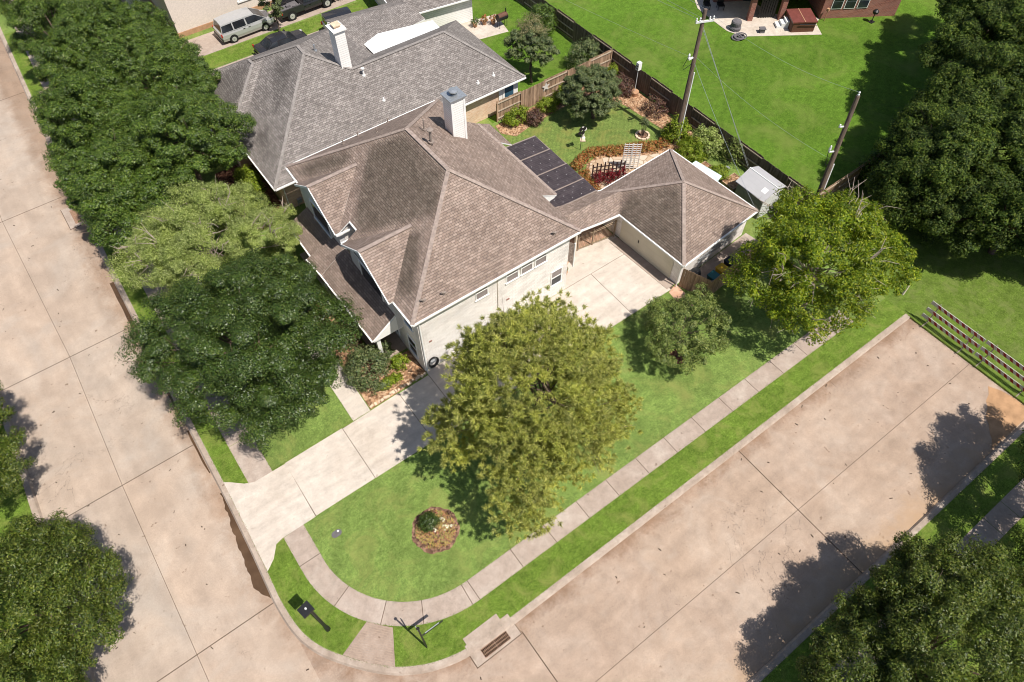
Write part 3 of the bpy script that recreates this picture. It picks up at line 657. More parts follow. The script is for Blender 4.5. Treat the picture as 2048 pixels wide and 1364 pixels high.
def window(parent,x0,x1,z0,z1,plane,axis='y',out=-1,pane='glass',frame='trim',mull=True,fw=.06):
    """frame proud of the wall, panes set back inside it; axis: wall normal axis"""
    def q(a0,a1,d0,d1,b0,b1,M,mi=0):
        d0,d1=sorted((plane+out*d0,plane+out*d1))
        if axis=='y': M.box(a0,d0,b0,a1,d1,b1,mi)
        else: M.box(d0,a0,b0,d1,a1,b1,mi)
    M=MB(); q(x0,x0+fw,-.02,.05,z0,z1,M); q(x1-fw,x1,-.02,.05,z0,z1,M); q(x0+fw,x1-fw,-.02,.05,z1-fw,z1,M); q(x0-.05,x1+.05,-.02,.09,z0-fw,z0+.003,M)
    zm=(z0+z1)/2
    if mull: q(x0+fw,x1-fw,-.02,.04,zm-.025,zm+.025,M)
    fr=M.build('window',m[frame],parent)
    M=MB(); q(x0+fw,x1-fw,-.02,.012,z0+.003,z1-fw,M); M.build('pane',m[pane],fr)
    return fr
H=lambda x,y,z:(.98*x,.98*y,.98*z+.72)

# ------------------------------------------------------------------ main house
house=T('brick_house','white brick two storey house with brown shingle roof on the corner lot','house',(14.5,28.5,0))
R1,R2=H(15.42,27.16,8.5),H(15.38,31.7,8.5); E0,E1,E2,E3=H(9,21.52,4.8),H(20.98,21.51,4.8),H(20.98,37.4,4.8),H(9.1,37.37,4.8)
s_=.578
P1=[(13.03,32.6),(14.98,30.99),(15.03,26.7),(13.26,24.9),(11.49,26.4),(9.68,28.18),(9.67,29.18)]
P2=[(11.24,25.86),(12.33,25.14),(9.73,22.17),(8.86,23.18)]
P3=[(12.29,33.34),(11.86,32.66),(11.16,32.82),(9.87,34.06),(9.15,34.76),(9.21,35.84),(10.51,35.12),(11.56,34.12)]
G1p,G1b,G2p,G2b=H(8.7,26.36,6.63),H(12.17,26.36,6.63),H(8.75,32.78,6.63),H(12.17,32.78,6.63)
planes=[([E0,E1,R1],None),
 ([E1,H(20.98,25.3,4.8),H(22.25,25.5,3.955),H(22.25,34.45,3.955),H(20.98,34.45,4.8),E2,R2,R1],None),
 ([E2,E3,R2],None),
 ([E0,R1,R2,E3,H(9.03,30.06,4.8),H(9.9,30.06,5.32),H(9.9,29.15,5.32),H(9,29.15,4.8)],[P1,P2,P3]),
 ([H(8.72,23.57,4.8),H(9.02,23.57,4.815),G1b,G1p],None),([G1p,G1b,H(9.02,29.15,4.815),H(8.72,29.15,4.8)],None),
 ([H(8.8,30.06,4.8),H(9.02,30.06,4.815),G2b,G2p],None),([G2p,G2b,H(9.02,35.5,4.815),H(8.8,35.5,4.8)],None),
 ([H(22.27,32.1,3.92),H(23.5,32.0,3.13),H(23.52,34.8,3.13),H(22.27,34.5,3.92)],None)]
roof=roofmesh('roof',planes,[m['shingle'],m['trim']],house)
cap(roof,[(R1,R2),(R1,E0),(R1,E1),(R2,E2),(R2,E3),(G1p,G1b),(G2p,G2b),(H(22.27,25.5,3.955),H(22.27,34.4,3.955))],m['cap'],.12)
gutter(roof,[(E0,E1,(0,-1)),(H(9,21.5,4.8),H(9,23.5,4.8),(-1,0)),(E3,E2,(0,1)),(H(9.03,35.55,4.8),E3,(-1,0)),(H(9.9,29.2,5.32),H(9.9,30.02,5.32),(-1,0)),(H(8.75,29.2,4.8),H(9.85,29.2,4.8),(0,1)),(H(8.8,30.02,4.8),H(9.85,30.02,4.8),(0,-1)),(H(22.25,25.5,3.955),H(22.25,32,3.955),(1,0))])
for a,b in((H(8.7,23.57,4.74),H(8.7,26.36,6.57)),(H(8.7,29.15,4.74),H(8.7,26.36,6.57)),(H(8.78,30.06,4.74),H(8.78,32.78,6.57)),(H(8.78,35.5,4.74),H(8.78,32.78,6.57))): part('fascia',m['trim'],roof,lambda M:bar(M,a,b,.05,.13))
part('fascia',m['trim'],roof,lambda M:M.add([H(20.9,25.34,4.7),H(22.2,25.5,3.9),H(22.2,25.5,3.75),H(20.9,25.34,3.75)]))
for p in((9.97,21.75,5.16),(11.18,21.59,5.05),(18.89,21.54,5.02)):
    zz=.98*(4.8+(p[1]/.98-21.52)*.656)+.72; M=MB(); M.tube([(p[0],p[1],zz-.05),(p[0],p[1],zz+.2),(p[0]-.12,p[1]-.02,zz+.32)],[.07,.06,.06],8); M.obox((p[0]+.12,p[1]+.03,zz+.08),(.16,.12,.12),.3); M.build('roof_vent',m['beam'],roof)
pipe(roof,15.75,29.46,.98*8.25+.72,.85,.085,m['beam'],True); pipe(roof,16.27,31.12,.98*7.8+.72,.75,.045,m['beam'])
for x,y in((12.62,35.5),(14.55,34.32),(13.94,36.08),(16.27,36.19)): pipe(roof,x,y,.98*(4.8+(37.4-y/.98)*.64)+.72,.35,.04,m['beam'])
# chimney
cx0,cx1,cy0,cy1=18.28,19.25,31.1,32.0
ch=part('chimney',m['siding'],house,lambda M:M.box(cx0,cy0,5.6,cx1,cy1,9.5))
part('corner_trim',m['trim'],ch,lambda M:[M.box(x-.07,y-.07,5.6,x+.07,y+.07,9.45) for x in(cx0+.04,cx1-.04) for y in(cy0+.04,cy1-.04)])
part('chimney_cap',m['metal'],ch,lambda M:[M.box(cx0-.12,cy0-.12,9.5,cx1+.12,cy1+.12,9.56),M.tube([((cx0+cx1)/2,(cy0+cy1)/2,9.56),((cx0+cx1)/2,(cy0+cy1)/2,9.68)],[.17,.17],14),M.lathe([(.30,.22),(.30,.30),(.1,.34)],((cx0+cx1)/2,(cy0+cy1)/2,9.56),14)])
part('flue_gap',m['hole2'],ch,lambda M:M.tube([((cx0+cx1)/2,(cy0+cy1)/2,9.67),((cx0+cx1)/2,(cy0+cy1)/2,9.8)],.22,14))
# walls
wx0=9.2
def wl(M):
    M.prism([(wx0,21.37),(20.03,21.37),(20.03,36.2),(wx0,36.2),(wx0,29.65),(10.05,29.65),(10.05,28.4),(wx0,28.4)],-.1,5.36)
    M.prism([(20.02,25.2),(21.55,25.2),(21.55,33.6),(20.02,33.6)],-.1,4.4)
part('wall',m['wbrick'],house,wl)
def gab(M):
    for y0,y1,yp in((23.35,28.35,25.83),(29.7,34.6,32.12)):
        x=8.86; M.add([(x,y0,2.5),(x,y0,5.35),(x,yp,7.1),(x,y1,5.35),(x,y1,2.5)][::-1]); M.box(x+.002,y0,2.5,wx0+.3,y1,5.30)
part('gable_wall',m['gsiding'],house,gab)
for y0,y1 in((24.6,27.2),(31.0,33.4)): window(house,y0,y1,3.6,5.2,8.86,'x',-1,'glass','trim',False,.09)
for y0,y1,z0,z1 in((22.0,23.0,.7,2.2),(22.0,23.0,3.5,4.9)): window(house,y0,y1,z0,z1,wx0,'x',-1)
for x0,x1 in((17.38,18.27),(16.33,17.22),(15.26,16.15),(13.08,13.97)): window(house,x0,x1,4.05,5.15,21.37,'y',-1,'screen','trim')
w=window(house,18.72,19.6,1.25,2.6,21.37,'y',-1,'screen')
part('lower_pane',m['glass'],w,lambda M:M.box(18.79,21.37-.03,1.26,19.53,21.37-.014,1.9))
M=MB(); M.tube([(9.3,21.3,5.25),(9.3,21.3,0)],.045,8); M.build('downspout',m['trim'],house)
M=MB(); M.tube([(14.63,21.33,5.2),(14.63,21.33,.1)],.018,6); M.build('conduit',m['cream'],house)
part('brick_vent',m['rbrick'],house,lambda M:M.box(15.28,21.345,2.38,15.5,21.372,2.5)); part('wall_vent',m['rbrick'],house,lambda M:M.box(9.75,21.345,2.62,9.95,21.372,2.74))
M=MB(); M.add([(20.04,21.46,4.48),(20.52,21.43,3.98),(20.52,21.41,2.0),(20.04,21.45,2.83)]); M.add([(20.04,21.52,4.48),(20.04,21.51,2.83),(20.52,21.47,2.0),(20.52,21.49,3.98)]); M.add([(20.04,21.46,4.48),(20.04,21.52,4.48),(20.52,21.49,3.98),(20.52,21.43,3.98)]); M.build('side_awning',m['shingle'],house)
M=MB(); M.tube([(20.56,21.4,4.05),(20.56,21.4,1.9)],.05,8); M.build('downspout',m['trim'],house)
# porch
pp=[([(7.17,23.4,2.62),(7.08,29.5,2.72),(8.98,29.5,4.0),(8.98,23.4,3.9)],None),([(7.08,29.5,2.74),(6.93,31.2,2.8),(8.98,30.7,4.05),(8.98,29.5,4.03)],None),([(7.32,31.0,2.5),(7.38,34.9,2.5),(9.1,34.5,3.7),(9.1,31.0,3.7)],None)]
pr=roofmesh('porch_roof',pp,[m['shingle'],m['trim']],house,.12)
gutter(pr,[((7.17,23.4,2.62),(7.08,29.5,2.72),(-1,0)),((7.32,31.25,2.5),(7.38,34.9,2.5),(-1,0)),((7.08,29.5,2.74),(6.93,31.2,2.8),(-1,0))])
M=MB(); M.add([(7.2,23.41,2.5),(9.2,23.41,2.5),(9.2,23.41,3.95)]); M.add([(7.2,23.36,2.5),(7.2,23.41,2.5),(9.2,23.41,3.95),(9.2,23.36,3.95)]); M.add([(7.2,23.36,2.44),(9.2,23.36,2.44),(9.2,23.36,3.95)]); M.build('porch_gable',m['trim'],pr)
for y in(23.7,27.2,30.8): part('porch_column',m['trim'],house,lambda M:[M.box(7.45,y-.12,0,7.69,y+.12,2.55),M.box(7.40,y-.17,0,7.74,y+.17,.25)])
part('porch_slab',m['walk'],house,lambda M:M.box(7.3,23.5,0,9.19,34.4,.12))
part('front_door',m['rbrick'],house,lambda M:M.box(9.12,28.55,.12,9.195,29.55,2.3))
window(house,24.2,26.6,.7,2.2,wx0,'x',-1)

# ------------------------------------------------------------------ breezeway and garage
garage=T('detached_garage','small garage with hipped brown roof and cream door at the driveway end','garage',(29.4,21.2,0))
SW,NW,SE,NE,AP=(25.93,16.97,2.42),(25.52,25.2,2.42),(33.33,17.57,2.42),(32.92,25.5,2.42),(29.3,21.05,4.58)
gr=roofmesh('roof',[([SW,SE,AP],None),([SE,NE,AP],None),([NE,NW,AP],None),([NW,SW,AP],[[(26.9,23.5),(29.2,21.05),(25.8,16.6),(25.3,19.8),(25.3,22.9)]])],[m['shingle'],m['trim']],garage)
cap(gr,[(SW,AP),(SE,AP),(NE,AP),(NW,AP)],m['cap'],.11)
gutter(gr,[(SW,(25.65,22.75,2.42),(-1,0)),(SW,SE,(0,-1)),(NW,NE,(0,1)),(SE,NE,(1,0))])
def gw(M):
    M.prism([(26.22,17.3),(33.0,17.85),(32.6,25.2),(25.85,24.9)],-.1,2.4)
part('wall',m['wbrick'],garage,gw)
a,b=Vector((26.20,17.95)),Vector((25.93,22.62)); d=(b-a).normalized(); nrm=Vector((-d.y,d.x))
if nrm.x>0: nrm=-nrm
def face(M,t0,t1,z0,z1,th,mi=0,off=0):
    p=a+d*t0+nrm*off; q=a+d*t1+nrm*off; M.prism([(p.x+nrm.x*th,p.y+nrm.y*th),(p.x,p.y),(q.x,q.y),(q.x+nrm.x*th,q.y+nrm.y*th)],z0,z1,mi)
part('garage_door',m['gdoor'],garage,lambda M:face(M,.0,4.68,.05,2.25,.05))
part('door_step',m['walk'],garage,lambda M:face(M,-.55,4.9,0,.04,.75,off=.05))
part('door_handle',m['black'],garage,lambda M:face(M,3.0,3.05,1.0,1.22,.05,off=.05))
M=MB(); M.tube([(26.05,17.18,2.3),(26.05,17.18,0)],.045,8); M.build('downspout',m['trim'],garage)
bw=T('breezeway_roof','narrow shingled breezeway roof joining the white house to the garage','roof',(23.5,24.2,0))
rows=[[(20.6,22.95,3.05),(22.2,22.92,2.86),(24,22.84,2.6),(25.63,22.78,2.44)],[(20.6,24.1,3.5),(22.2,24.1,3.32),(24.2,24.1,3.18),(26.6,23.9,3.08)],[(20.6,25.5,3.15),(22.2,25.45,2.95),(24.2,25.32,2.68),(26.0,25.22,2.48)]]
pls=[]
for r0,r1 in((rows[0],rows[1]),(rows[1],rows[2])):
    for i in range(3): pls.append(([r0[i],r0[i+1],r1[i+1]],None)); pls.append(([r0[i],r1[i+1],r1[i]],None))
br=roofmesh('shingles',pls,[m['shingle'],m['trim']],bw)
gutter(bw,[(rows[0][i],rows[0][i+1],(0,-1)) for i in range(3)]+[(rows[2][i],rows[2][i+1],(0,1)) for i in range(3)])
for x,y in((22.3,23.2),(22.3,25.2)): part('post',m['cream'],bw,lambda M:M.box(x-.07,y-.07,0,x+.07,y+.07,2.8))
# patio cover
pc=T('patio_cover','dark translucent panel patio cover leaning on the rear of the white house','patio cover',(24,28.8,0))
ys=[25.25,26.72,28.6,30.5,32.25]
xi=lambda y:22.05+.0*(y-25); 
for y0,y1 in zip(ys[:-1],ys[1:]):
    M=MB(); M.add([(21.7,y0+.06,3.0),(25.72,y0+.06,2.62),(25.80,y1-.06,2.62),(21.7,y1-.06,3.0)]); M.add([(21.7,y0+.06,2.97),(21.7,y1-.06,2.97),(25.80,y1-.06,2.59),(25.72,y0+.06,2.59)]); M.build('panel',m['solar'],pc)
for y in ys: part('beam',m['beam'],pc,lambda M:bar(M,(21.7,y,2.96),(25.78,y,2.58),.075,.11))
part('edge_beam',m['beam'],pc,lambda M:bar(M,(25.72,25.2,2.52),(25.8,32.3,2.52),.08,.12))
for y in(25.4,28.6,32.1): part('post',m['beam'],pc,lambda M:M.box(25.6,y-.06,0,25.72,y+.06,2.5))
M=MB()
cx,cy=23.2,32.0
def bolts(M):
    for y0,y1 in zip(ys[:-1],ys[1:]):
        for i in range(5):
            for j in(.2,.5,.8):
                x=22.2+i*.8+(.4 if j==.5 else 0); y=y0+(y1-y0)*j
                if x<25.6: M.tube([(x,y,3.0-(x-21.7)*.0945+.002),(x,y,3.0-(x-21.7)*.0945+.02)],.02,5)
tag(part('bolt_heads',m['wmetal'],pc,bolts),kind='stuff')
# iron gate
gt=T('iron_gate','bronze iron driveway gate with arched top between house and garage','gate',(24,23.3,0))
A_,B_=Vector((22.66,23.54)),Vector((25.7,23.03)); D_=(B_-A_)
def arch(t): 
    return 1.35+(.22*math.sin(PI*(t-.06)/.38) if .06<t<.44 else (.05+.25*(t-.44) if t>=.44 else 0))
part('rail',m['gatem'],gt,lambda M:[M.tube([(A_.x+D_.x*t,A_.y+D_.y*t,arch(t)-o) for t in np.linspace(0,1,25)],.024,6) for o in(0,.16)]+[M.tube([(A_.x+D_.x*t,A_.y+D_.y*t,.12) for t in(0,1)],.025,6)])
part('picket',m['gatem'],gt,lambda M:[M.tube([(A_.x+D_.x*t,A_.y+D_.y*t,.1),(A_.x+D_.x*t,A_.y+D_.y*t,arch(t))],.014,5) for t in np.linspace(.02,.98,30)])
for t in(.06,.44,1.0): part('gate_post',m['gatem'],gt,lambda M:M.box(A_.x+D_.x*t-.04,A_.y+D_.y*t-.04,0,A_.x+D_.x*t+.04,A_.y+D_.y*t+.04,1.6))
struct('breezeway_floor',m['pbrick'],lambda M:M.prism([(20.05,23.95),(22.66,23.66),(25.8,23.2),(25.8,25.3),(20.05,25.4)],-.05,.016,bottom=False))
# ------------------------------------------------------------------ neighbouring houses
nb=T('brick_house','grey roofed single storey brick house next door with white patio roof','house',(18,45,0))
n0,n1,n2,n3=(8.1,38.35,2.6),(29.5,38.35,2.6),(29.5,48.2,2.6),(8.1,53.6,2.6)
K1,K2=(14.85,45.2,6.65),(14.9,46.4,6.65); RL,RR=(17.3,43.2,5.5),(25.3,43.25,5.5)
npl=[([n0,n1,RR,RL,K1],None),([n1,n2,RR],None),([n2,(21.6,48.2,2.6),RL,RR],None),([K1,RL,(21.6,48.2,2.6)],None),([K1,(21.6,48.2,2.6),(21.6,53.6,2.6),K2],None),([(21.6,53.6,2.6),n3,K2],None),
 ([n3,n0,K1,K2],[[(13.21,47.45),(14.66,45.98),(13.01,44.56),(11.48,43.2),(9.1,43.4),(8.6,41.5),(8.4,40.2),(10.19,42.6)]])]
npl2=[([(7.1,44.3,2.6),(9.9,44.3,2.62),(13.4,48.3,5.35),(11.9,48.3,5.35)],None),([(7.1,44.3,2.6),(11.9,48.3,5.35),(11.9,49.2,5.2),(7.1,53.6,2.6)],[[(8.3,51.6),(11.3,49.8),(11.7,48.7),(10.2,46.9),(9.0,46.5),(7.9,48.6)]]),([(7.1,53.6,2.6),(11.9,49.2,5.2),(12.6,49.0,5.2),(12.6,53.5,2.55)],None)]
nr=roofmesh('roof',npl,[m['gshingle'],m['trim']],nb)
roofmesh('front_roof',npl2,[m['gshingle'],m['gcap']],nb)
cap(nr,[(K1,K2),(K1,n0),(K1,RL),(RL,RR),(RR,n1),(K2,n3),((11.9,48.3,5.35),(11.9,49.2,5.2)),((11.9,48.3,5.35),(7.1,44.3,2.6))],m['gcap'],.11)
gutter(nr,[(n0,n1,(0,-1)),(n0,(8.1,44.3,2.6),(-1,0)),((7.1,44.3,2.6),(9.9,44.3,2.6),(0,-1)),((7.1,44.3,2.6),(7.1,54,2.6),(-1,0))])
for x,y,h,cp in((17.89,42.55,.55,1),(18.24,40.63,.22,0),(27.1,39.3,.22,0),(25.6,39.25,.22,0)): pipe(nr,x,y,2.6+(y-38.35)*.6,h,.06,m['trim'],cp)
pipe(nr,16.0,46.1,5.95,.5,.07)
part('wall',m['tbrick'],nb,lambda M:[M.box(8.6,38.8,-.1,29.0,48,2.62),M.box(7.7,44.8,-.1,9,53.6,2.62),M.box(8.6,48,-.1,20,53.2,2.6)])
part('corner_board',m['trim'],nb,lambda M:[M.box(27.2,38.74,.3,29.05,38.795,2.58),M.box(28.95,38.75,-.05,29.06,38.9,2.55)])
window(nb,27.55,28.75,1.05,2.42,38.74,'y',-1,'bglass','trim',False,.17)
M=MB(); M.tube([(8.75,38.72,2.5),(8.75,38.72,.05)],.04,8); M.build('downspout',m['trim'],nb)
nc=part('chimney',m['siding'],nb,lambda M:M.box(16.72,43.45,4.8,17.5,44.4,8.4)); part('chimney_cap',m['trim'],nc,lambda M:[M.box(16.6,43.33,8.4,17.62,44.52,8.5)]); part('flue',m['stone'],nc,lambda M:[M.box(16.9,43.7,8.5,17.35,44.15,8.62),M.box(16.83,43.62,8.66,17.42,44.22,8.72),M.box(16.95,43.75,8.62,17.3,44.1,8.66)])
tag(part('patio_roof',m['wmetal'],nb,lambda M:[M.prism([(21.15,47.3),(27.4,47.4),(27.55,48.7),(21.2,50.1)],2.95,3.03)]+[bar(M,(21.15+.45*i,47.35,3.035),(21.2+.45*i,50.0-.1*i,3.035),.03,.03) for i in range(1,14)]))
gas=tag(part('utility_meter',m['metal'],None,lambda M:[M.obox((9.55,38.65,.55),(.3,.22,.3)),M.tube([(9.4,38.7,0),(9.4,38.7,.5),(9.5,38.68,.6)],.03,6),M.tube([(9.7,38.7,.6),(9.9,38.72,.6),(9.9,38.74,1.3)],.025,6)]),'small grey gas meter against tan brick wall between the two houses','meter')
# detached garage of the neighbour
g2=T('detached_garage','white sided garage with grey roof behind the neighbor house','garage',(29.5,53.5,0))
part('wall',m['siding'],g2,lambda M:M.prism([(26.4,51.9),(33.0,50.95),(34.2,58.5),(27.5,59.5)],-.1,2.45))
ga=roofmesh('roof',[([(25.9,51.6,2.42),(33.3,50.5,2.42),(30.9,54.6,4.4),(29.6,54.9,4.4)],None),([(33.3,50.5,2.42),(34.7,59,2.42),(30.9,54.6,4.4)],None),([(34.7,59,2.42),(27.2,60,2.42),(29.6,54.9,4.4),(30.9,54.6,4.4)],None),([(27.2,60,2.42),(25.9,51.6,2.42),(29.6,54.9,4.4)],None)],[m['gshingle'],m['trim']],g2)
gutter(ga,[((25.9,51.6,2.42),(33.3,50.5,2.42),(0,-1)),((27.2,60,2.42),(25.9,51.6,2.42),(-1,0))])
bz=T('breezeway_roof','low grey shingled breezeway roof between neighbor house and its garage','roof',(24,49.5,0))
roofmesh('shingles',[([(19.2,48.2,3.0),(27.6,50.1,2.5),(27.2,52.0,3.2),(20.2,52.6,3.6)],None),([(20.2,52.6,3.6),(27.2,52.0,3.2),(27,54,2.5),(20.5,54.8,2.6)],None)],[m['gshingle'],m['trim']],bz)
for x,y in((26.8,50.4),(26.6,53.5)): part('post',m['trim'],bz,lambda M:M.box(x-.07,y-.07,0,x+.07,y+.07,2.55))
# pale house at the top left
wh=T('brick_house','pale cream brick house with porch column beside the silver minivan','house',(17,71,0))
part('wall',m['stucco'],wh,lambda M:[M.box(10.35,64.15,.45,26,82,5.6),M.box(9.2,74,-.1,10.4,82,5.6)])
part('foundation',m['tan'],wh,lambda M:M.box(10.3,64.1,-.1,26.05,82.05,.44))
wn=window(wh,16.3,17.6,1.4,2.9,64.15,'y',-1,'rbrickp' if 'rbrickp' in m else 'screen','trim',False,.16)
window(wh,20.6,21.8,1.4,2.9,64.15,'y',-1,'screen','trim',False,.16)
part('porch_column',m['trim'],wh,lambda M:M.box(8.35,66.2,0,8.8,66.65,5.2)); part('porch_column',m['trim'],wh,lambda M:M.box(8.35,71,0,8.8,71.5,5.2))
part('porch_rail',m['trim'],wh,lambda M:[M.box(8.85,66.3,.85,10.3,66.38,.95)]+[M.box(8.9+i*.16,66.3,.1,8.95+i*.16,66.38,.86) for i in range(9)])
part('porch_slab',m['walk'],wh,lambda M:M.box(8.2,66,0,10.3,74,.12))
roofmesh('roof',[([(7.8,63.6,5.6),(26.6,63.6,5.6),(20,73,9.5),(14.4,73,9.5)],None),([(26.6,63.6,5.6),(26.6,82.6,5.6),(20,73,9.5)],None),([(26.6,82.6,5.6),(7.8,82.6,5.6),(14.4,73,9.5),(20,73,9.5)],None),([(7.8,82.6,5.6),(7.8,63.6,5.6),(14.4,73,9.5)],None)],[m['gshingle'],m['trim']],wh)
# red brick house at the top right
rb=T('brick_house','red brick house with covered patio across the big green lawn','house',(58,40,0))
u=Vector((.845,-.535)); v=Vector((.535,.845)); o=Vector((58.75,32.4))
def fr(a,b): p=o+u*a+v*b; return (p.x,p.y)
part('wall',m['rbrick'],rb,lambda M:[M.prism([fr(0,0),fr(7.1,0),fr(7.1,9),fr(0,9)],-.1,3.0),M.prism([fr(-9,3.4),fr(0,3.4),fr(0,9),fr(-9,9)],-.1,3.0)])
for a in(-6.45,-3.6): part('patio_column',m['rbrick'],rb,lambda M:M.prism([fr(a-.22,.0),fr(a+.22,.0),fr(a+.22,.44),fr(a-.22,.44)],0,2.75))
roofmesh('roof',[([fr(-9.4,-.35)+(2.8,),fr(7.5,-.35)+(2.8,),fr(3,4.5)+(5.6,),fr(-5,4.5)+(5.6,)],None),([fr(7.5,-.35)+(2.8,),fr(7.5,9.4)+(2.8,),fr(3,4.5)+(5.6,)],None),([fr(7.5,9.4)+(2.8,),fr(-9.4,9.4)+(2.8,),fr(-5,4.5)+(5.6,),fr(3,4.5)+(5.6,)],None),([fr(-9.4,9.4)+(2.8,),fr(-9.4,-.35)+(2.8,),fr(-5,4.5)+(5.6,)],None)],[m['gshingle'],m['trim']],rb)
for a0,a1 in((.75,1.75),(1.95,2.95),(3.15,4.15)):
    def wf(M): M.prism([fr(a0,-.05),fr(a1,-.05),fr(a1,.02),fr(a0,.02)],.9,2.4)
    f_=part('window',m['trim'],rb,wf)
    part('pane',m['glass'],f_,lambda M:[M.prism([fr(a0+.06,-.065),fr(a1-.06,-.065),fr(a1-.06,-.045),fr(a0+.06,-.045)],1.62,2.34),M.prism([fr(a0+.06,-.065),fr(a1-.06,-.065),fr(a1-.06,-.045),fr(a0+.06,-.045)],.97,1.58)])
part('patio_door',m['glass'],rb,lambda M:M.prism([fr(-6.2,3.36),fr(-3.8,3.36),fr(-3.8,3.395),fr(-6.2,3.395)],.05,2.2))
part('patio_curtain',m['black'],rb,lambda M:[M.prism([fr(-5.6+i*.22,.5),fr(-5.48+i*.22,.42),fr(-5.38+i*.22,.5),fr(-5.48+i*.22,.56)],.05,2.5) for i in range(7)])
# hot tub and patio things
hr=math.atan2(u.y,u.x)
ht=T('hot_tub','brown hot tub with folded maroon vinyl cover on the far patio','hot tub',(56.35,32.75,0.03),hr)
part('tub',m['tub'],ht,lambda M:M.prism([(-1.0,-1.05),(1.0,-1.05),(1.08,-.95),(1.08,.95),(1.0,1.05),(-1.0,1.05),(-1.08,.95),(-1.08,-.95)],0,.86),local=True,bevel=.03)
part('cover',m['cover'],ht,lambda M:[M.prism([(-1.12,-1.1),(-.015,-1.1),(-.015,1.1),(-1.12,1.1)],.87,.98),M.prism([(.015,-1.1),(1.12,-1.1),(1.12,1.1),(.015,1.1)],.87,.98)],local=True,bevel=.04)
part('cover_seam',m['tan'],ht,lambda M:M.box(-.03,-1.1,.97,.03,1.1,.995),local=True)
part('cover_lifter',m['black'],ht,lambda M:[M.tube([(-.5,-1.16,.8),(.9,-1.16,.75),(1.15,-1.1,.55)],.03,6)],local=True)
st=T('patio_steps','white plastic two tread steps beside the brown hot tub','steps',(54.95,33.7,0.03),hr)
part('tread',m['wmetal'],st,lambda M:[M.box(-.45,-.4,0,-.05,.4,.2),M.box(-.05,-.4,0,.32,.4,.42),M.box(.32,-.4,0,.6,.4,.62)],local=True,bevel=.02)
tag(part('fire_pit',m['grey'],None,lambda M:[M.lathe([(.5,.03),(.52,.3),(.44,.42),(.46,.75),(.40,.86),(.1,.9)],(51.25,35.75,0),18)]),'round grey covered fire pit on the far concrete patio','fire pit')
tag(part('patio_side_table',m['grey'],None,lambda M:[M.obox((52.85,34.0,.4),(.55,.5,.06),hr),M.obox((52.85,34.0,.2),(.42,.38,.34),hr)]),'small square grey table on the far patio edge','table')
tag(part('garden_hose',m['grey'],None,lambda M:[M.tube([(50.35+(.28+.16*(k%3))*math.cos(a)+k*.06,34.75+(.22+.13*(k%3))*math.sin(a)-k*.04,.04+.03*k) for a in np.linspace(0,2*PI,18)],.045,6) for k in range(7)]),'coiled grey hose lying on grass at the far patio edge','hose')
tag(part('patio_grill',m['black'],None,lambda M:[M.tube([(62.2,29.2,0),(62.2,29.2,.9)],.04,6),M.lathe([(.24,.85),(.26,1.05),(.1,1.2)],(62.2,29.2,0),10),M.obox((62.2,29.2,.03),(.5,.4,.06))]),'small black grill standing against the red brick house wall','grill')
tag(part('patio_lamp',m['tan'],None,lambda M:[M.tube([(58.9,31.9,0),(58.9,31.9,.95)],.03,6),M.obox((58.9,31.9,1.05),(.22,.22,.22))]),'short tan post lamp beside the hot tub','lamp')
for dx,dy,l in((51.6,39.7,'black patio chair nearest the left patio edge'),(52.6,38.9,'black patio chair beside the brick column')):
    ct=T('patio_chair',l,'chair',(dx,dy,.03),hr,'black chairs under the far patio roof')
    part('seat',m['black'],ct,lambda M:[M.box(-.3,-.3,.38,.3,.3,.45)],local=True); part('backrest',m['black'],ct,lambda M:M.obox((0,.32,.75),(.6,.06,.7)),local=True)
    for a in(-.26,.26):
        for b in(-.26,.26): part('leg',m['black'],ct,lambda M:M.box(a-.02,b-.02,0,a+.02,b+.02,.38),local=True)
# neighbour terrace
for (x,y),l,mt in(((32.6,50.0),'leafy green plant in a pot by the white garage wall','bush'),((33.5,49.8),'red leaved potted plant left of the smoker grill','rust'),((34.2,49.4),'red leaved potted plant nearest the smoker grill','rust')):
    pt=plant('potted_plant',l,'potted plant',(x,y,.3),.35,.35,.6,m[mt],14,22,.14,.12,int(x*7),None,.5,.5,False); part('pot',m['tan'],pt,lambda M:M.lathe([(.16,0),(.22,.34)],(x,y,0),12))
struct('neighbor_terrace',m['patio'],lambda M:M.prism([(30.8,48.3),(34.6,47.6),(35.3,50.6),(31,51.2)],-.05,.02,bottom=False))
gl=T('smoker_grill','black barrel smoker grill with brown lid on the neighbor terrace','grill',(34.6,48.6,0.02))
part('barrel',m['black'],gl,lambda M:M.tube([(-.5,0,.9),(.5,0,.9)],.3,14),local=True); part('lid',m['tub'],gl,lambda M:M.tube([(-.46,0,1.0),(.46,0,1.0)],.27,14),local=True); part('chimney_pipe',m['black'],gl,lambda M:M.tube([(.42,0,1.1),(.42,0,1.6)],.05,8),local=True)
for a,b in((-.4,-.2),(.4,-.2),(-.4,.2),(.4,.2)): part('leg',m['black'],gl,lambda M:M.tube([(a,b,0),(a,b,.75)],.025,6),local=True)

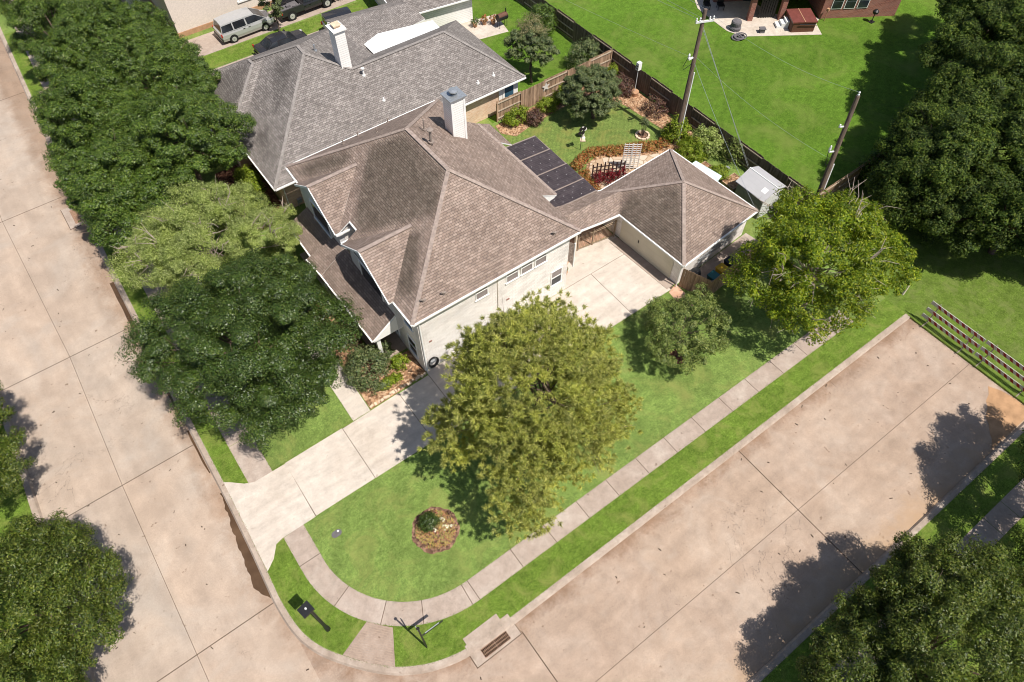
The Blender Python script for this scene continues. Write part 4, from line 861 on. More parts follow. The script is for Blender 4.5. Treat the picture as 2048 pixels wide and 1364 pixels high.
# ------------------------------------------------------------------ fences
def fence(name,label,p,q,h=1.85,mat='wood',alt=True,flip=1,first=0,panel=2.44):
    p=Vector(p);q=Vector(q);L=(q-p).length;d=(q-p)/L;n=Vector((-d.y,d.x))*flip; f=T(name,label,'fence',(p.x,p.y,0)); k=max(1,round(L/panel)); w=L/k
    rg=random.Random(int(L*100))
    for i in range(k+1):
        c=p+d*(w*i); part('post',m[mat],f,lambda M:M.obox((c.x,c.y,h*.47),(.09,.09,h*.98),math.atan2(d.y,d.x)))
    for i in range(k):
        side=1 if(not alt or (i+first)%2==0) else -1
        M=MB(); a=p+d*(w*i)+n*.055*side; t=.01
        while t<w-.02:
            c=a+d*(t+.066); hh=h+rg.uniform(-.03,.02); M.obox((c.x,c.y,hh/2+.03),(.133,.018,hh),math.atan2(d.y,d.x)+rg.uniform(-.01,.01)); t+=.142
        M.build('panel',m[mat],f)
        for z in(.3,.95,h-.16):
            c=p+d*(w*(i+.5))+n*(.012*side); part('rail',m['rail'],f,lambda M:M.obox((c.x,c.y,z),(w-.1,.055,.09),math.atan2(d.y,d.x)))
    return f
fence('wooden_fence','long dark wooden fence between the garden and the big back lawn',(38.35,38.0),(38.2,16.5),1.85,'dwood',True,1,0)
fence('wooden_fence','dark wooden fence running behind the neighbor garden to the top edge',(38.35,38.12),(38.3,60),1.85,'dwood',True,1,1)
fence('wooden_fence','sunlit wooden fence with star ornament between the two back gardens',(38.2,37.9),(26.4,37.9),1.85,'wood',True,1,1)
fence('wooden_fence','wooden fence along the south side of the back lawn below the trees',(38.4,16.4),(66,16.9),1.85,'wood',False,1)
fence('wooden_fence','grey wooden fence at the far right edge of the big lawn',(68.5,17),(73,40),1.85,'dwood',True)
fence('wooden_fence','wooden gate fence with hinges beside the garage corner',(26.28,17.1),(26.95,15.35),1.8,'wood',False,-1)
fence('wooden_fence','wooden fence screening the trash bins below the yellow green tree',(27.02,15.32),(33.6,15.95),1.8,'wood',False,-1)
so=tag(part('star_ornament',m['lattice'],None,lambda M:M.add([(31.15+(.42 if k%2==0 else .17)*math.cos(PI/2+k*PI/5),37.80,1.32+(.42 if k%2==0 else .17)*math.sin(PI/2+k*PI/5)) for k in range(10)]).add([(31.15+(.42 if k%2==0 else .17)*math.cos(PI/2+k*PI/5),37.765,1.32+(.42 if k%2==0 else .17)*math.sin(PI/2+k*PI/5)) for k in range(10)])),'whitewashed star ornament hung on the garden fence','ornament')

# ------------------------------------------------------------------ vehicles
def car(name,label,loc,rz,L,W,low,gb,gt_,zr,paint,roof='paint',wheelx=(1.5,-1.5),wr=.34,zb=1.05,bed=None,win=True):
    t=T(name,label,'car' if 'truck' not in name else 'truck',loc,rz); pm=m[paint]
    M=MB(); rings=[]
    for x,hw,z0,z1 in low:
        rings.append([(x,-hw*.93,z0),(x,-hw,z0+(z1-z0)*.35),(x,-hw*.99,z0+(z1-z0)*.75),(x,-hw*.92,z1),(x,0,z1+.02),(x,hw*.92,z1),(x,hw*.99,z0+(z1-z0)*.75),(x,hw,z0+(z1-z0)*.35),(x,hw*.93,z0)])
    for a,b in zip(rings[:-1],rings[1:]):
        for k in range(8): M.add([a[k],b[k],b[k+1],a[k+1]])
        M.add([a[8],b[8],b[0],a[0]])
    M.add(rings[0]); M.add(rings[-1][::-1])
    body=M.build('body',pm,t,local=True)
    n=len(gb); M=MB(); B=[(x,y,zb) for x,y in gb]; U=[(x,y,zr-(.0 if 0<i<n-1 else .05)) for i,(x,y) in enumerate(gt_)]
    mir=lambda P:[(x,-y,z) for x,y,z in P]
    for s in(1,-1):
        b_=[(x,y*s,z) for x,y,z in B]; u_=[(x,y*s,z) for x,y,z in U]
        for i in range(n-1): M.add([b_[i],b_[i+1],u_[i+1],u_[i]])
    M.add([B[0],mir(B)[0],mir(U)[0],U[0]]); M.add([B[-1],U[-1],mir(U)[-1],mir(B)[-1]])
    cab=M.build('cabin',pm,t,local=True)
    M=MB()
    for i in range(n-1): M.add([U[i],U[i+1],(U[i+1][0],0,zr+.03),(U[i][0],0,zr+.03)]); M.add([mir(U)[i],(U[i][0],0,zr+.03),(U[i+1][0],0,zr+.03),mir(U)[i+1]])
    M.build('roof',m[roof] if roof!='paint' else pm,t,local=True)
    def quad(P,a,b,c,d,off):
        P=[Vector(p) for p in P]; f=lambda s,t_:P[0].lerp(P[1],s).lerp(P[3].lerp(P[2],s),t_); q=[f(a,c),f(b,c),f(b,d),f(a,d)]
        nn=(q[1]-q[0]).cross(q[3]-q[0]).normalized(); 
        ctr=sum(q,Vector())/4; 
        if nn.dot(ctr-Vector((0,0,zb)))<0: nn=-nn
        return [p+nn*off for p in q]
    for i in range(n-1):
        for s in(1,-1):
            P=[(B[i][0],B[i][1]*s,B[i][2]),(B[i+1][0],B[i+1][1]*s,B[i+1][2]),(U[i+1][0],U[i+1][1]*s,U[i+1][2]),(U[i][0],U[i][1]*s,U[i][2])]
            part('side_window',m['glass'],t,lambda M:M.add(quad(P,.05,.95,.08,.86,.012)),local=True)
    part('windshield',m['glass'],t,lambda M:M.add(quad([B[-1],mir(B)[-1],mir(U)[-1],U[-1]],.06,.94,.08,.9,.012)),local=True)
    part('rear_window',m['glass'],t,lambda M:M.add(quad([B[0],mir(B)[0],mir(U)[0],U[0]],.08,.92,.15,.88,.012)),local=True)
    for x in wheelx:
        for s in(1,-1):
            w=part('wheel',m['rubber'],t,lambda M:M.tube([(x,s*(W/2-.22),wr),(x,s*(W/2+.005),wr)],wr,18),local=True)
            part('rim',m['rim'],w,lambda M:[M.tube([(x,s*(W/2+.004),wr),(x,s*(W/2+.02),wr)],wr*.62,14)]+[M.obox((x,s*(W/2+.024),wr),(wr*1.1,.012,.05),0,0,k*PI/5) for k in range(5)],local=True)
            part('wheel_arch',m['black'],t,lambda M:M.tube([(x,s*(W/2-.3),wr+.03),(x,s*(W/2+.0015),wr+.03)],wr*1.14,18),local=True)
    x=-L/2
    for s in(1,-1):
        part('tail_light',m['red'],t,lambda M:M.box(x-.01,s*W*.46-.09,.8,x+.10,s*W*.46+.05,1.05),local=True)
        part('headlight',m['rim'],t,lambda M:M.box(L/2-.22,s*W*.36-.14,.66,L/2-.03,s*W*.36+.12,.8),local=True)
        part('door_handle',m['black'],t,lambda M:[M.box(.0,s*W/2-.02,.90,.18,s*W/2+.02,.94),M.box(-.5,s*W/2-.02,.90,-.32,s*W/2+.02,.94)],local=True)
        part('side_mirror',pm,t,lambda M:M.obox((gb[-1][0]-.45,s*(W/2+.08),1.08),(.14,.2,.15)),local=True)
    part('bumper',m['dpaint'] if paint!='wpaint' else m['black'],t,lambda M:[M.box(x-.06,-W*.45,.38,x+.06,W*.45,.55),M.box(L/2-.12,-W*.42,.38,L/2+.05,W*.42,.52)],local=True)
    return t
car('minivan','silver minivan parked on the driveway beside the pale house',(15.6,61.55,.012),R(1.5),5.1,1.96,
 [(-2.55,.84,.5,.98),(-2.46,.95,.32,1.05),(-1.5,.98,.28,1.07),(1.0,.98,.28,1.05),(1.9,.95,.3,.98),(2.38,.84,.34,.82),(2.55,.66,.42,.68)],
 [(-2.44,.90),(-1.3,.94),(-.1,.94),(1.85,.86)],[(-2.28,.70),(-1.3,.73),(-.1,.73),(.75,.68)],1.76,'silver',wheelx=(1.5,-1.55))
pk=car('pickup_truck','dark grey pickup truck parked ahead of the silver minivan',(21.6,61.7,.012),R(1.5),5.6,2.0,
 [(-.55,.97,.42,1.12),(1.2,.98,.42,1.12),(2.3,.96,.44,1.08),(2.75,.85,.5,.95)],
 [(-.5,.92),(.6,.94),(1.75,.88)],[(-.4,.74),(.5,.75),(1.0,.72)],1.88,'dpaint',wheelx=(1.75,-1.85),wr=.4,zb=1.1)
part('truck_bed',m['dpaint'],pk,lambda M:[M.box(-2.8,-.98,.55,-.56,-.86,1.12),M.box(-2.8,.86,.55,-.56,.98,1.12),M.box(-2.8,-.86,.55,-2.68,.86,1.1),M.box(-2.68,-.86,.55,-.56,.86,.62)],local=True)
part('bed_liner',m['grey'],pk,lambda M:[M.box(-2.66,-.84,.625,-.6,.84,.66)]+[M.obox((-1.6+k*.5,.2-.3*k,.75),(.4,.3,.2),k) for k in range(3)],local=True)
car('off_road_vehicle','white boxy off road vehicle with black top behind the grey roof',(23.0,56.15,.012),R(-8),4.2,1.85,
 [(-2.0,.9,.5,1.1),(-1.9,.92,.45,1.12),(.7,.92,.45,1.12),(.75,.80,.5,1.12),(2.0,.68,.5,1.08),(2.1,.64,.6,1.0)],
 [(-1.95,.88),(-.7,.9),(.75,.86)],[(-1.9,.78),(-.7,.8),(.5,.76)],1.85,'wpaint','dpaint',(1.4,-1.3),.4,1.1)
car('sedan','dark sedan parked beside the grass strip, half behind the grey roof',(17.0,56.9,.012),R(2),4.6,1.8,
 [(-2.3,.75,.4,.92),(-2.1,.88,.3,.98),(-.5,.9,.25,.96),(1.0,.9,.25,.92),(2.0,.84,.3,.84),(2.3,.68,.4,.7)],
 [(-1.75,.82),(-.6,.85),(1.25,.8)],[(-1.0,.62),(-.5,.65),(.35,.6)],1.45,'dpaint',wheelx=(1.4,-1.4),zb=.94)

# ------------------------------------------------------------------ poles, wires, street furniture
def polemesh(t,b,tp,r0,r1): 
    M=MB(); M.tube([b,tp],[r0,r1],12); return M.build('shaft',m['pole'],t)
p1b,p1t=Vector((36.0,27.6,0)),Vector((36.95,28.45,10.2))
u1=T('utility_pole','tall wooden utility pole with crossarm rising at the garden fence','utility pole',p1b)
polemesh(u1,p1b,p1t,.19,.13)
at1=lambda z:p1b.lerp(p1t,z/10.2)
c=at1(9.45); armd=Vector((.92,-.38,0)); 
part('crossarm',m['wmetal'],u1,lambda M:bar(M,c-armd*.65+Vector((0,-.15,0)),c+armd*.65+Vector((0,-.15,0)),.1,.12))
for s in(-.62,-.35,.35,.62):
    q=c+armd*s+Vector((0,-.15,.06)); part('insulator',m['wmetal'],u1,lambda M:M.lathe([(.05,0),(.07,.08),(.04,.12),(.06,.2),(.03,.26)],q,10))
q=at1(6.9)+Vector((-.32,.05,0))
part('transformer_bracket',m['wmetal'],u1,lambda M:[M.obox(q,(.45,.12,.1)),M.lathe([(.06,0),(.09,.1),(.05,.16),(.07,.3),(.04,.36)],q+Vector((-.25,0,.05)),10),M.lathe([(.07,0),(.08,.2),(.04,.3)],q+Vector((-.05,.15,.0)),10)])
part('conduit',m['wmetal'],u1,lambda M:M.tube([at1(.1)+Vector((.17,-.17,0)),at1(5.8)+Vector((.15,-.15,0))],.045,8))
part('jumper_cable',m['black'],u1,lambda M:M.tube([q+Vector((-.3,0,.2)),q+Vector((-.55,.1,-.5)),q+Vector((-.3,.2,-.9)),q+Vector((.2,0,-.5))],.02,6))
p2b,p2t=Vector((39.7,16.9,0)),Vector((40.75,17.9,8.0))
u2=T('utility_pole','weathered wooden utility pole standing at the lawn corner by the trees','utility pole',p2b)
polemesh(u2,p2b,p2t,.2,.14); at2=lambda z:p2b.lerp(p2t,z/8.0)
part('top_insulator',m['wmetal'],u2,lambda M:M.lathe([(.05,0),(.08,.08),(.04,.14),(.07,.22),(.03,.3)],p2t,10))
q=at2(5.9)+Vector((-.25,.12,0)); part('cutout_fuse',m['wmetal'],u2,lambda M:[M.obox(q,(.3,.08,.08),-.4),M.lathe([(.05,0),(.08,.12),(.05,.25)],q+Vector((-.15,.08,-.05)),10)])
q=at2(4.1)+Vector((-.35,.1,0)); part('surge_arrester',m['wmetal'],u2,lambda M:[M.obox(q+Vector((.1,0,0)),(.5,.08,.08),-.4),M.lathe([(.06,0),(.09,.2),(.06,.45),(.03,.5)],q+Vector((-.2,.1,.1)),10)])
part('conduit',m['wmetal'],u2,lambda M:M.tube([at2(.1)+Vector((.19,-.14,0)),at2(3.1)+Vector((.18,-.13,0))],.06,8))
part('jumper_cable',m['black'],u2,lambda M:M.tube([at2(3.0)+Vector((.1,-.1,0)),at2(3.2)+Vector((-.5,.1,0)),at2(4.2)+Vector((-.6,.2,0))],.025,6))
def wire(label,p,q,sag,r=.014,mat='wmetal',name='power_line'):
    p=Vector(p);q=Vector(q); P=[]
    for i in range(13):
        t=i/12; c=p.lerp(q,t); c.z-=sag*4*t*(1-t); P.append(c)
    return tag(part(name,m[mat],None,lambda M:M.tube(P,r,5)),label,'cable')
cc=c
c=at1(9.45)
wire('thin power line from the crossarm to the far pole over the lawn',c+armd*.62+Vector((0,-.15,.3)),p2t+Vector((0,0,.25)),.55,.006,'metal')
wire('lower communication cable dropping from the tall pole toward the far pole',at1(7.0),at2(3.4),.5,.006,'metal')
wire('leftmost power line running off the picture from the crossarm',c-armd*.62+Vector((0,-.15,.3)),Vector((33.5,64,9.6)),.6,.008,'metal')
wire('middle power line leaving the crossarm toward the top edge',c-armd*.3+Vector((0,-.15,.3)),Vector((35.5,64,9.9)),.6,.008,'metal')
wire('right power line leaving the pole top toward the top edge',p1t,Vector((38.2,66,10.5)),.6,.008,'metal')
wire('bare cable running low from the tall pole to the upper left',at1(6.8)+Vector((-.3,0,.2)),Vector((30.8,66,6.6)),.6,.006,'metal')
wire('bright guy wire from the crossarm down toward the shed',at1(9.2),Vector((38.0,22.1,.6)),.0,.017,'metal','guy_wire')
wire('second guy wire close beside the first from pole top to shed',at1(9.0)+Vector((.08,.06,0)),Vector((38.1,22.0,.5)),.0,.012,'metal','guy_wire')
wire('service drop cable from the tall pole to the garage eave',at1(6.6),Vector((33.2,17.75,2.6)),.25,.011,'metal')
# street lamp
sl=T('street_lamp','black square headed street lamp on the corner parkway grass','street lamp',(-2.56,11.64,0))
part('post',m['black'],sl,lambda M:[M.tube([(0,0,0),(0,0,3.9)],[.085,.06],10),M.lathe([(.13,0),(.13,.1),(.1,.4)],(0,0,0),12)],local=True)
part('lamp_head',m['black'],sl,lambda M:[M.obox((-.12,.02,3.97),(.56,.52,.16),R(12)),M.obox((.0,0,3.86),(.2,.16,.1),R(12))],local=True,bevel=.02)
part('photocell',m['wmetal'],sl,lambda M:M.tube([(-.1,.02,4.05),(-.1,.02,4.12)],.045,10),local=True)
# street sign
sg=T('street_sign','street name sign with two crossed blades on a thin black post at the corner','street sign',(.87,8.11,0))
part('post',m['black'],sg,lambda M:M.tube([(0,0,0),(0,0,3.75)],[.05,.04],8),local=True)
part('finial',m['black'],sg,lambda M:M.lathe([(.06,0),(.08,.08),(.02,.18)],(0,0,3.75),10),local=True)
def blade(nm,x0,x1,ax,z):
    def f(M): 
        (M.box(x0,-.015,z,x1,.015,z+.22) if ax=='x' else M.box(-.015,x0,z,.015,x1,z+.22))
    b=part(nm,m['dpaint'],sg,f,local=True)
    part('blade_edge',m['metal'],b,lambda M:(M.box(x0+.15,-.018,z+.205,x1-.2,.018,z+.228) if ax=='x' else M.box(-.018,x0+.1,z+.205,.018,x1-.1,z+.228)),local=True)
blade('sign_blade',.05,1.15,'x',2.2); blade('sign_blade',.05,.62,'y',2.2)
# barricades
def barricade(label,y0,y1,x):
    t=T('road_barricade',label,'barricade',(x,(y0+y1)/2,0),0,'red and white barricades closing the street end'); L=y0-y1
    for k,z in enumerate((.25,.87,1.5)):
        def rail(M):
            M.box(-.012,-L/2,z,.012,L/2,z+.25,1); 
            for xx in(-.016,.016):
                yy=-L/2+.02
                while yy<L/2-.42:
                    P=[(xx,yy,z),(xx,yy+.2,z),(xx,yy+.37,z+.25),(xx,yy+.17,z+.25)]; M.add(P if xx>0 else P[::-1],0); yy+=.41
            M.box(-.02,-L/2,z+.25,.02,L/2,z+.262,1)
        part('rail',[m['stripered'],m['stripewhite']],t,rail,local=True)
    for yy in(-L*.33,L*.36): 
        part('upright',m['beam'],t,lambda M:M.box(.02,yy-.03,0,.075,yy+.03,1.85),local=True); part('foot',m['beam'],t,lambda M:M.box(-.5,yy-.03,0,.6,yy+.03,.05),local=True)
    return t
barricade('red and white striped barricade nearest the yellow green tree at the street end',6.1,2.45,36.85)
barricade('red and white striped barricade at the right picture edge beside the sand',2.35,-1.5,36.9)
tag(part('bollard',m['cream'],None,lambda M:[M.tube([(37.6,7.9,0),(37.75,7.95,.75)],.07,8)]),'short pale marker post in grass where the kerb ends','post')
# drains
def inlet(label,x0,x1,y0,y1,gx):
    t=T('storm_drain',label,'storm drain',((x0+x1)/2,y0,0))
    part('apron',m['curb'],t,lambda M:[M.prism([(x0,y0),(x1,y0),(x1,y0+.8),(x0,y0+.8)],-.2,ROADZ+.008,bottom=False)])
    part('hood',m['curb'],t,lambda M:[M.box(x0+.12,y0+.85,-.1,x1-.45,y0+1.45,.03),M.box(x0,y0+.8,-.1,x1,y0+1.12,.022)])
    for k in range(2):
        a=gx+k*.76; part('grate',m['hole'],t,lambda M:[M.box(a,y0+.10,ROADZ-.02,a+.74,y0+.56,ROADZ+.012)])
        part('grate_bars',m['grate'],t,lambda M:[M.box(a+.08*i,y0+.10,ROADZ,a+.08*i+.022,y0+.56,ROADZ+.022) for i in range(10)]+[M.box(a,y0+.1+.145*j,ROADZ,a+.74,y0+.13+.145*j,ROADZ+.024) for j in range(4)])
    part('joint_line',m['joint'],t,lambda M:[M.box(x0-.03,y0-.04,-.2,x1+.03,y0-.005,ROADZ+.01),M.box(x0-.05,y0-.04,-.2,x0-.01,y0+.85,ROADZ+.01),M.box(x1+.0,y0-.04,-.2,x1+.03,y0+.85,ROADZ+.01)])
    return t
inlet('storm drain inlet with rusty double grate at the corner kerb',2.35,4.9,5.93,7.2,2.88)
s2=T('storm_drain','storm drain inlet with rusty grate at the kerb below the oaks','storm drain',(-3.5,47.4,0))
part('apron',m['walk'],s2,lambda M:[M.box(-4.6,46.3,-.2,-3.65,48.6,ROADZ+.008)]); part('hood',m['walk'],s2,lambda M:M.box(-3.6,46.4,-.1,-2.7,48.6,.03))
part('grate',m['grate'],s2,lambda M:M.box(-4.15,46.6,ROADZ-.02,-3.7,48.2,ROADZ+.018))
part('joint_line',m['joint'],s2,lambda M:[M.box(-4.64,46.25,-.2,-4.6,48.65,ROADZ+.01),M.box(-4.62,46.25,-.2,-3.7,46.3,ROADZ+.01)])
mt_=T('meter_cover','dark oval water meter cover set in the front lawn','meter cover',(.05,15.6,0))
part('lid',m['grey'],mt_,lambda M:M.prism([(-.10+.18*math.cos(a),.02+.18*math.sin(a)) for a in np.linspace(PI/2,1.5*PI,9)]+[(.10+.18*math.cos(a),.02+.18*math.sin(a)) for a in np.linspace(-PI/2,PI/2,9)],-.02,.03),local=True)
part('reader',m['wmetal'],mt_,lambda M:M.tube([(.12,.08,.03),(.12,.08,.06)],.05,10),local=True)
mt_.rotation_euler=(0,0,R(2))
# bins etc.
def bin_(label,x,y,mat,rz):
    t=T('trash_bin',label,'trash bin',(x,y,.015),rz)
    part('body',m[mat],t,lambda M:[M.add([(-.24,-.28,0),(.24,-.28,0),(.30,-.36,.95),(-.30,-.36,.95)]),M.add([(.24,-.28,0),(.24,.28,0),(.30,.36,.95),(.30,-.36,.95)]),M.add([(.24,.28,0),(-.24,.28,0),(-.30,.36,.95),(.30,.36,.95)]),M.add([(-.24,.28,0),(-.24,-.28,0),(-.30,-.36,.95),(-.30,.36,.95)])],local=True)
    part('lid',m[mat],t,lambda M:[M.box(-.33,-.40,.96,.33,.42,1.03)],local=True,bevel=.03)
    part('handle',m['black'],t,lambda M:M.tube([(-.28,.46,.94),(.28,.46,.94)],.022,6),local=True)
    for s in(-.27,.27): part('wheel',m['rubber'],t,lambda M:M.tube([(s-.03,.33,.12),(s+.03,.33,.12)],.12,12),local=True)
bin_('teal wheeled trash bin nearest the fence corner',28.0,15.85,'teal',R(185)); bin_('yellow lidded recycling bin between teal and black bins',28.9,15.98,'yellow',R(183)); bin_('black wheeled trash bin beside the yellow one',29.8,16.1,'black',R(180))
tag(part('covered_grill',m['black'],None,lambda M:[M.lathe([(.30,.02),(.33,.5),(.38,.8),(.30,1.0),(.12,1.08)],(27.35,16.9,0),14)]),'black covered round grill in the bin yard at the garage corner','grill')
tag(part('planter',m['tan'],None,lambda M:[M.lathe([(.18,.02),(.26,.32),(.22,.34)],(27.9,17.15,0),12)]),'empty terracotta planter beside the covered grill','planter')
ld=T('ladder','aluminium ladder lying along the shaded garage side wall','ladder',(28.5,17.35,0))
part('side_rail',m['metal'],ld,lambda M:[bar(M,(28.0,17.35,.9),(31.2,17.6,.9),.05,.08),bar(M,(28.0,17.35,1.25),(31.2,17.6,1.25),.05,.08)]); part('rung',m['metal'],ld,lambda M:[M.tube([(28.2+i*.33,17.37+.026*i,.9),(28.2+i*.33,17.37+.026*i,1.25)],.02,6) for i in range(9)])
# shed
sh=T('storage_shed','grey plastic garden shed with gabled roof at the back fence','shed',(36,19.4,0))
part('wall',m['shedwall'],sh,lambda M:[M.box(34.95,18.3,0,37.05,20.6,1.85),M.add([(34.95,18.3,1.85),(37.05,18.3,1.85),(36.15,18.3,2.2)]),M.add([(34.95,20.6,1.85),(36.15,20.6,2.2),(37.05,20.6,1.85)])])
part('sunlit_face',m['gsiding'],sh,lambda M:[M.box(34.97,18.25,.02,37.03,18.298,1.84)])  # paler sheet paints the sunlit south side lighter than the other walls
sr=part('roof',m['shedroof'],sh,lambda M:[M.add([(34.8,18.15,1.86),(36.2,18.2,2.30),(36.2,20.85,2.30),(34.8,20.75,1.86)]),M.add([(36.2,18.2,2.30),(37.25,18.25,1.9),(37.25,20.85,1.9),(36.2,20.85,2.30)]),M.add([(34.8,20.75,1.80),(36.2,20.85,2.24),(36.2,18.2,2.24),(34.8,18.15,1.80)]),M.add([(36.2,20.85,2.24),(37.25,20.85,1.84),(37.25,18.25,1.84),(36.2,18.2,2.24)]),M.add([(34.8,18.15,1.80),(36.2,18.2,2.24),(36.2,18.2,2.30),(34.8,18.15,1.86)]),M.add([(36.2,18.2,2.24),(37.25,18.25,1.84),(37.25,18.25,1.9),(36.2,18.2,2.30)])])
part('skylight',m['wmetal'],sr,lambda M:M.add([(35.3,18.55,2.03),(35.7,18.57,2.155),(35.7,18.95,2.155),(35.3,18.93,2.03)]))
part('ridge_trim',m['wmetal'],sr,lambda M:bar(M,(36.2,18.18,2.31),(36.2,20.87,2.31),.06,.04))
tag(part('tin_canopy',m['tin'],None,lambda M:[M.prism([(33.55,23.95),(34.15,24.0),(34.5,21.75),(33.85,21.55)],1.72,1.78)]+[M.tube([(a,b,0),(a,b,1.72)],.03,6) for a,b in((34.1,23.9),(34.4,21.85))]),'pale blue metal canopy beside the back of the garage','canopy')
for (a,b,c_,d_),l in(((34.9,22.6,36.2,24.6),'long timber raised garden bed near the pale canopy'),((35.6,21.2,37.0,22.4),'short timber raised garden bed near the shed')):
    rbx=T('raised_bed',l,'raised bed',(a,b,0))
    part('boards',m['wood'],rbx,lambda M:[M.box(a,b,0,c_,b+.06,.3),M.box(a,d_-.06,0,c_,d_,.3),M.box(a,b+.06,0,a+.06,d_-.06,.3),M.box(c_-.06,b+.06,0,c_,d_-.06,.3)]); part('soil',m['pine_straw'],rbx,lambda M:M.box(a+.06,b+.06,.05,c_-.06,d_-.06,.26))
tag(part('planter',m['metal'],None,lambda M:M.lathe([(.16,0),(.2,.4),(.24,.42)],(36.8,23.0,0),12)),'grey metal planter by the back fence near the raised beds','planter')
# garden ornaments
tr=T('trellis','white lattice garden trellis standing above the flagstone path','trellis',(31.2,27.55,0))
ta,tb=Vector((30.72,27.9)),Vector((31.68,27.2)); td=tb-ta
part('stile',m['lattice'],tr,lambda M:[M.obox((ta.x+td.x*t,ta.y+td.y*t,1.2),(.05 if t!=.5 else .12,.03,2.4),math.atan2(td.y,td.x)) for t in(0,.25,.5,.75,1)])
part('slat',m['lattice'],tr,lambda M:[M.obox((ta.x+td.x*.5,ta.y+td.y*.5,.15+.18*k),(td.length+.1,.045,.04),math.atan2(td.y,td.x)) for k in range(13)])
dt=T('trellis','dark pickets added in place of a shadow with red flowers by the breezeway','trellis',(29.3,27.8,0))  # dark pickets added where a picket-shaped shadow lies on the flagstones
part('stile',m['shadowpickets'],dt,lambda M:[M.obox((28.2+.27*k,28.35-.13*k,.7+.06*(k%2)),(.10,.03,1.4+.12*(k%2)),-.45) for k in range(9)]); part('slat',m['shadowpickets'],dt,lambda M:[M.obox((29.28,27.83,z),(2.45,.04,.07),-.45) for z in(.45,.8,1.15)])
bb=T('bird_bath','pale stone bird bath on the garden lawn','bird bath',(30.7,32.4,0))
part('pedestal',m['statue'],bb,lambda M:M.lathe([(.2,0),(.1,.15),(.08,.6),(.14,.7)],(30.7,32.4,0),12)); part('basin',m['statue'],bb,lambda M:M.lathe([(.10,.68),(.22,.8),(.24,.86),(.18,.82),(.05,.76)],(30.7,32.4,0),16))
part('base_stone',m['stone'],bb,lambda M:[M.prism([(30.2,32.1),(30.55,31.9),(30.7,32.15),(30.4,32.4)],0,.07)])
ws=T('wind_spinner','black metal flower wind spinner on a thin pole in the garden','wind spinner',(29.6,31.4,0))
part('pole',m['black'],ws,lambda M:M.tube([(29.6,31.4,0),(29.6,31.4,1.75)],.02,6))
part('spinner',m['black'],ws,lambda M:[M.tube([(29.6+.24*math.cos(a),31.4-.02,1.8+.24*math.sin(a)),(29.6+.24*math.cos(a),31.4+.02,1.8+.24*math.sin(a))],.17,12) for a in(0.5,2.07,3.64,5.21)])
mh=T('martin_house','white birdhouse on a tall pole at the back fence','birdhouse',(37.55,34.05,0))
part('pole',m['wmetal'],mh,lambda M:M.tube([(37.55,34.05,.3),(37.55,34.05,2.4)],.025,6)); part('box',m['trim'],mh,lambda M:M.box(37.38,33.9,2.35,37.72,34.2,3.0)); part('entrance',m['black'],mh,lambda M:[M.box(37.365,33.93+.09*k,2.45+.2*j,37.379,33.99+.09*k,2.57+.2*j) for k in range(3) for j in range(2)])
part('base_pot',m['tan'],mh,lambda M:M.lathe([(.3,0),(.36,.35),(.32,.36)],(37.55,34.05,0),14))
rg=T('stone_ring','small tree ring of pale edging stones in the garden lawn','planting ring',(34.6,29.8,0))
for k in range(9): 
    a=k*2*PI/9; part('stone',m['stone'],rg,lambda M:M.obox((34.6+.5*math.cos(a),29.8+.5*math.sin(a),.05),(.3,.16,.14),a+PI/2))
part('soil',m['mulch'],rg,lambda M:M.prism(arc(34.6,29.8,.42,0,330,11),0,.04))
hr_=T('hose_reel','black garden hose hung on the white side wall','hose',(9.75,21.25,0))
part('coil',m['black'],hr_,lambda M:[M.tube([(9.75+(.28+.02*k)*math.cos(a),21.27-.03*k,.75+(.42+.02*k)*math.sin(a)) for a in np.linspace(0,2*PI,20)],.028,6) for k in range(4)])
part('bracket',m['metal'],hr_,lambda M:M.box(9.6,21.2,.7,9.9,21.36,.85))
for (x,y,l) in((20.75,22.35,'round topiary in terracotta pot near the gate'),(21.35,23.0,'round topiary nearest the bronze gate')):
    tp=T('potted_plant',l,'potted plant',(x,y,.014)); part('pot',m['tan'],tp,lambda M:M.lathe([(.15,.0),(.22,.3),(.24,.34)],(x,y,.014),12))
    rng=np.random.default_rng(int(x*9)); C=np.array([[x,y,.62]]); quadmesh('foliage',rleaves(C,np.full((1,3),.24),260,.08,.6,.4,None,0,.6,rng),m['bush'],tp,(x,y,.014))
# round flower bed
fb=T('flower_bed','round flower bed with mixed orange and pink blossoms in the front lawn','flower bed',(4.34,12.72,0))
part('mulch',m['mulch'],fb,lambda M:(lambda q:[M.add([(4.34+1.26*q[k]*math.cos(2*PI*k/48),12.72+1.26*q[k]*math.sin(2*PI*k/48),.012),(4.34+1.26*q[(k+1)%48]*math.cos(2*PI*(k+1)/48),12.72+1.26*q[(k+1)%48]*math.sin(2*PI*(k+1)/48),.012),(4.34,12.72,.15)]) for k in range(48)])([1+.03*math.sin(k*.9)+.02*math.sin(k*2.3) for k in range(48)]))
rng=np.random.default_rng(77)
def scatter(n,r,off=(0,0)):
    a=rng.random(n)*2*PI; q=np.sqrt(rng.random(n))*r; return np.stack([4.34+off[0]+q*np.cos(a),12.72+off[1]+q*np.sin(a),np.full(n,.16)],1)
tag(quadmesh('blossoms',rleaves(scatter(620,1.06,(0,-.04)),np.full((620,3),.08),12,.055,.7,.9,None,0,.2,rng),m['flow'],fb,(4.34,12.72,0)),kind='stuff')
W_=np.concatenate([scatter(9,.16,(.62,.22)),scatter(8,.16,(.45,-.25)),scatter(5,.12,(-.05,-.05)),scatter(6,.12,(.75,-.35))]); W_[:,2]=.2
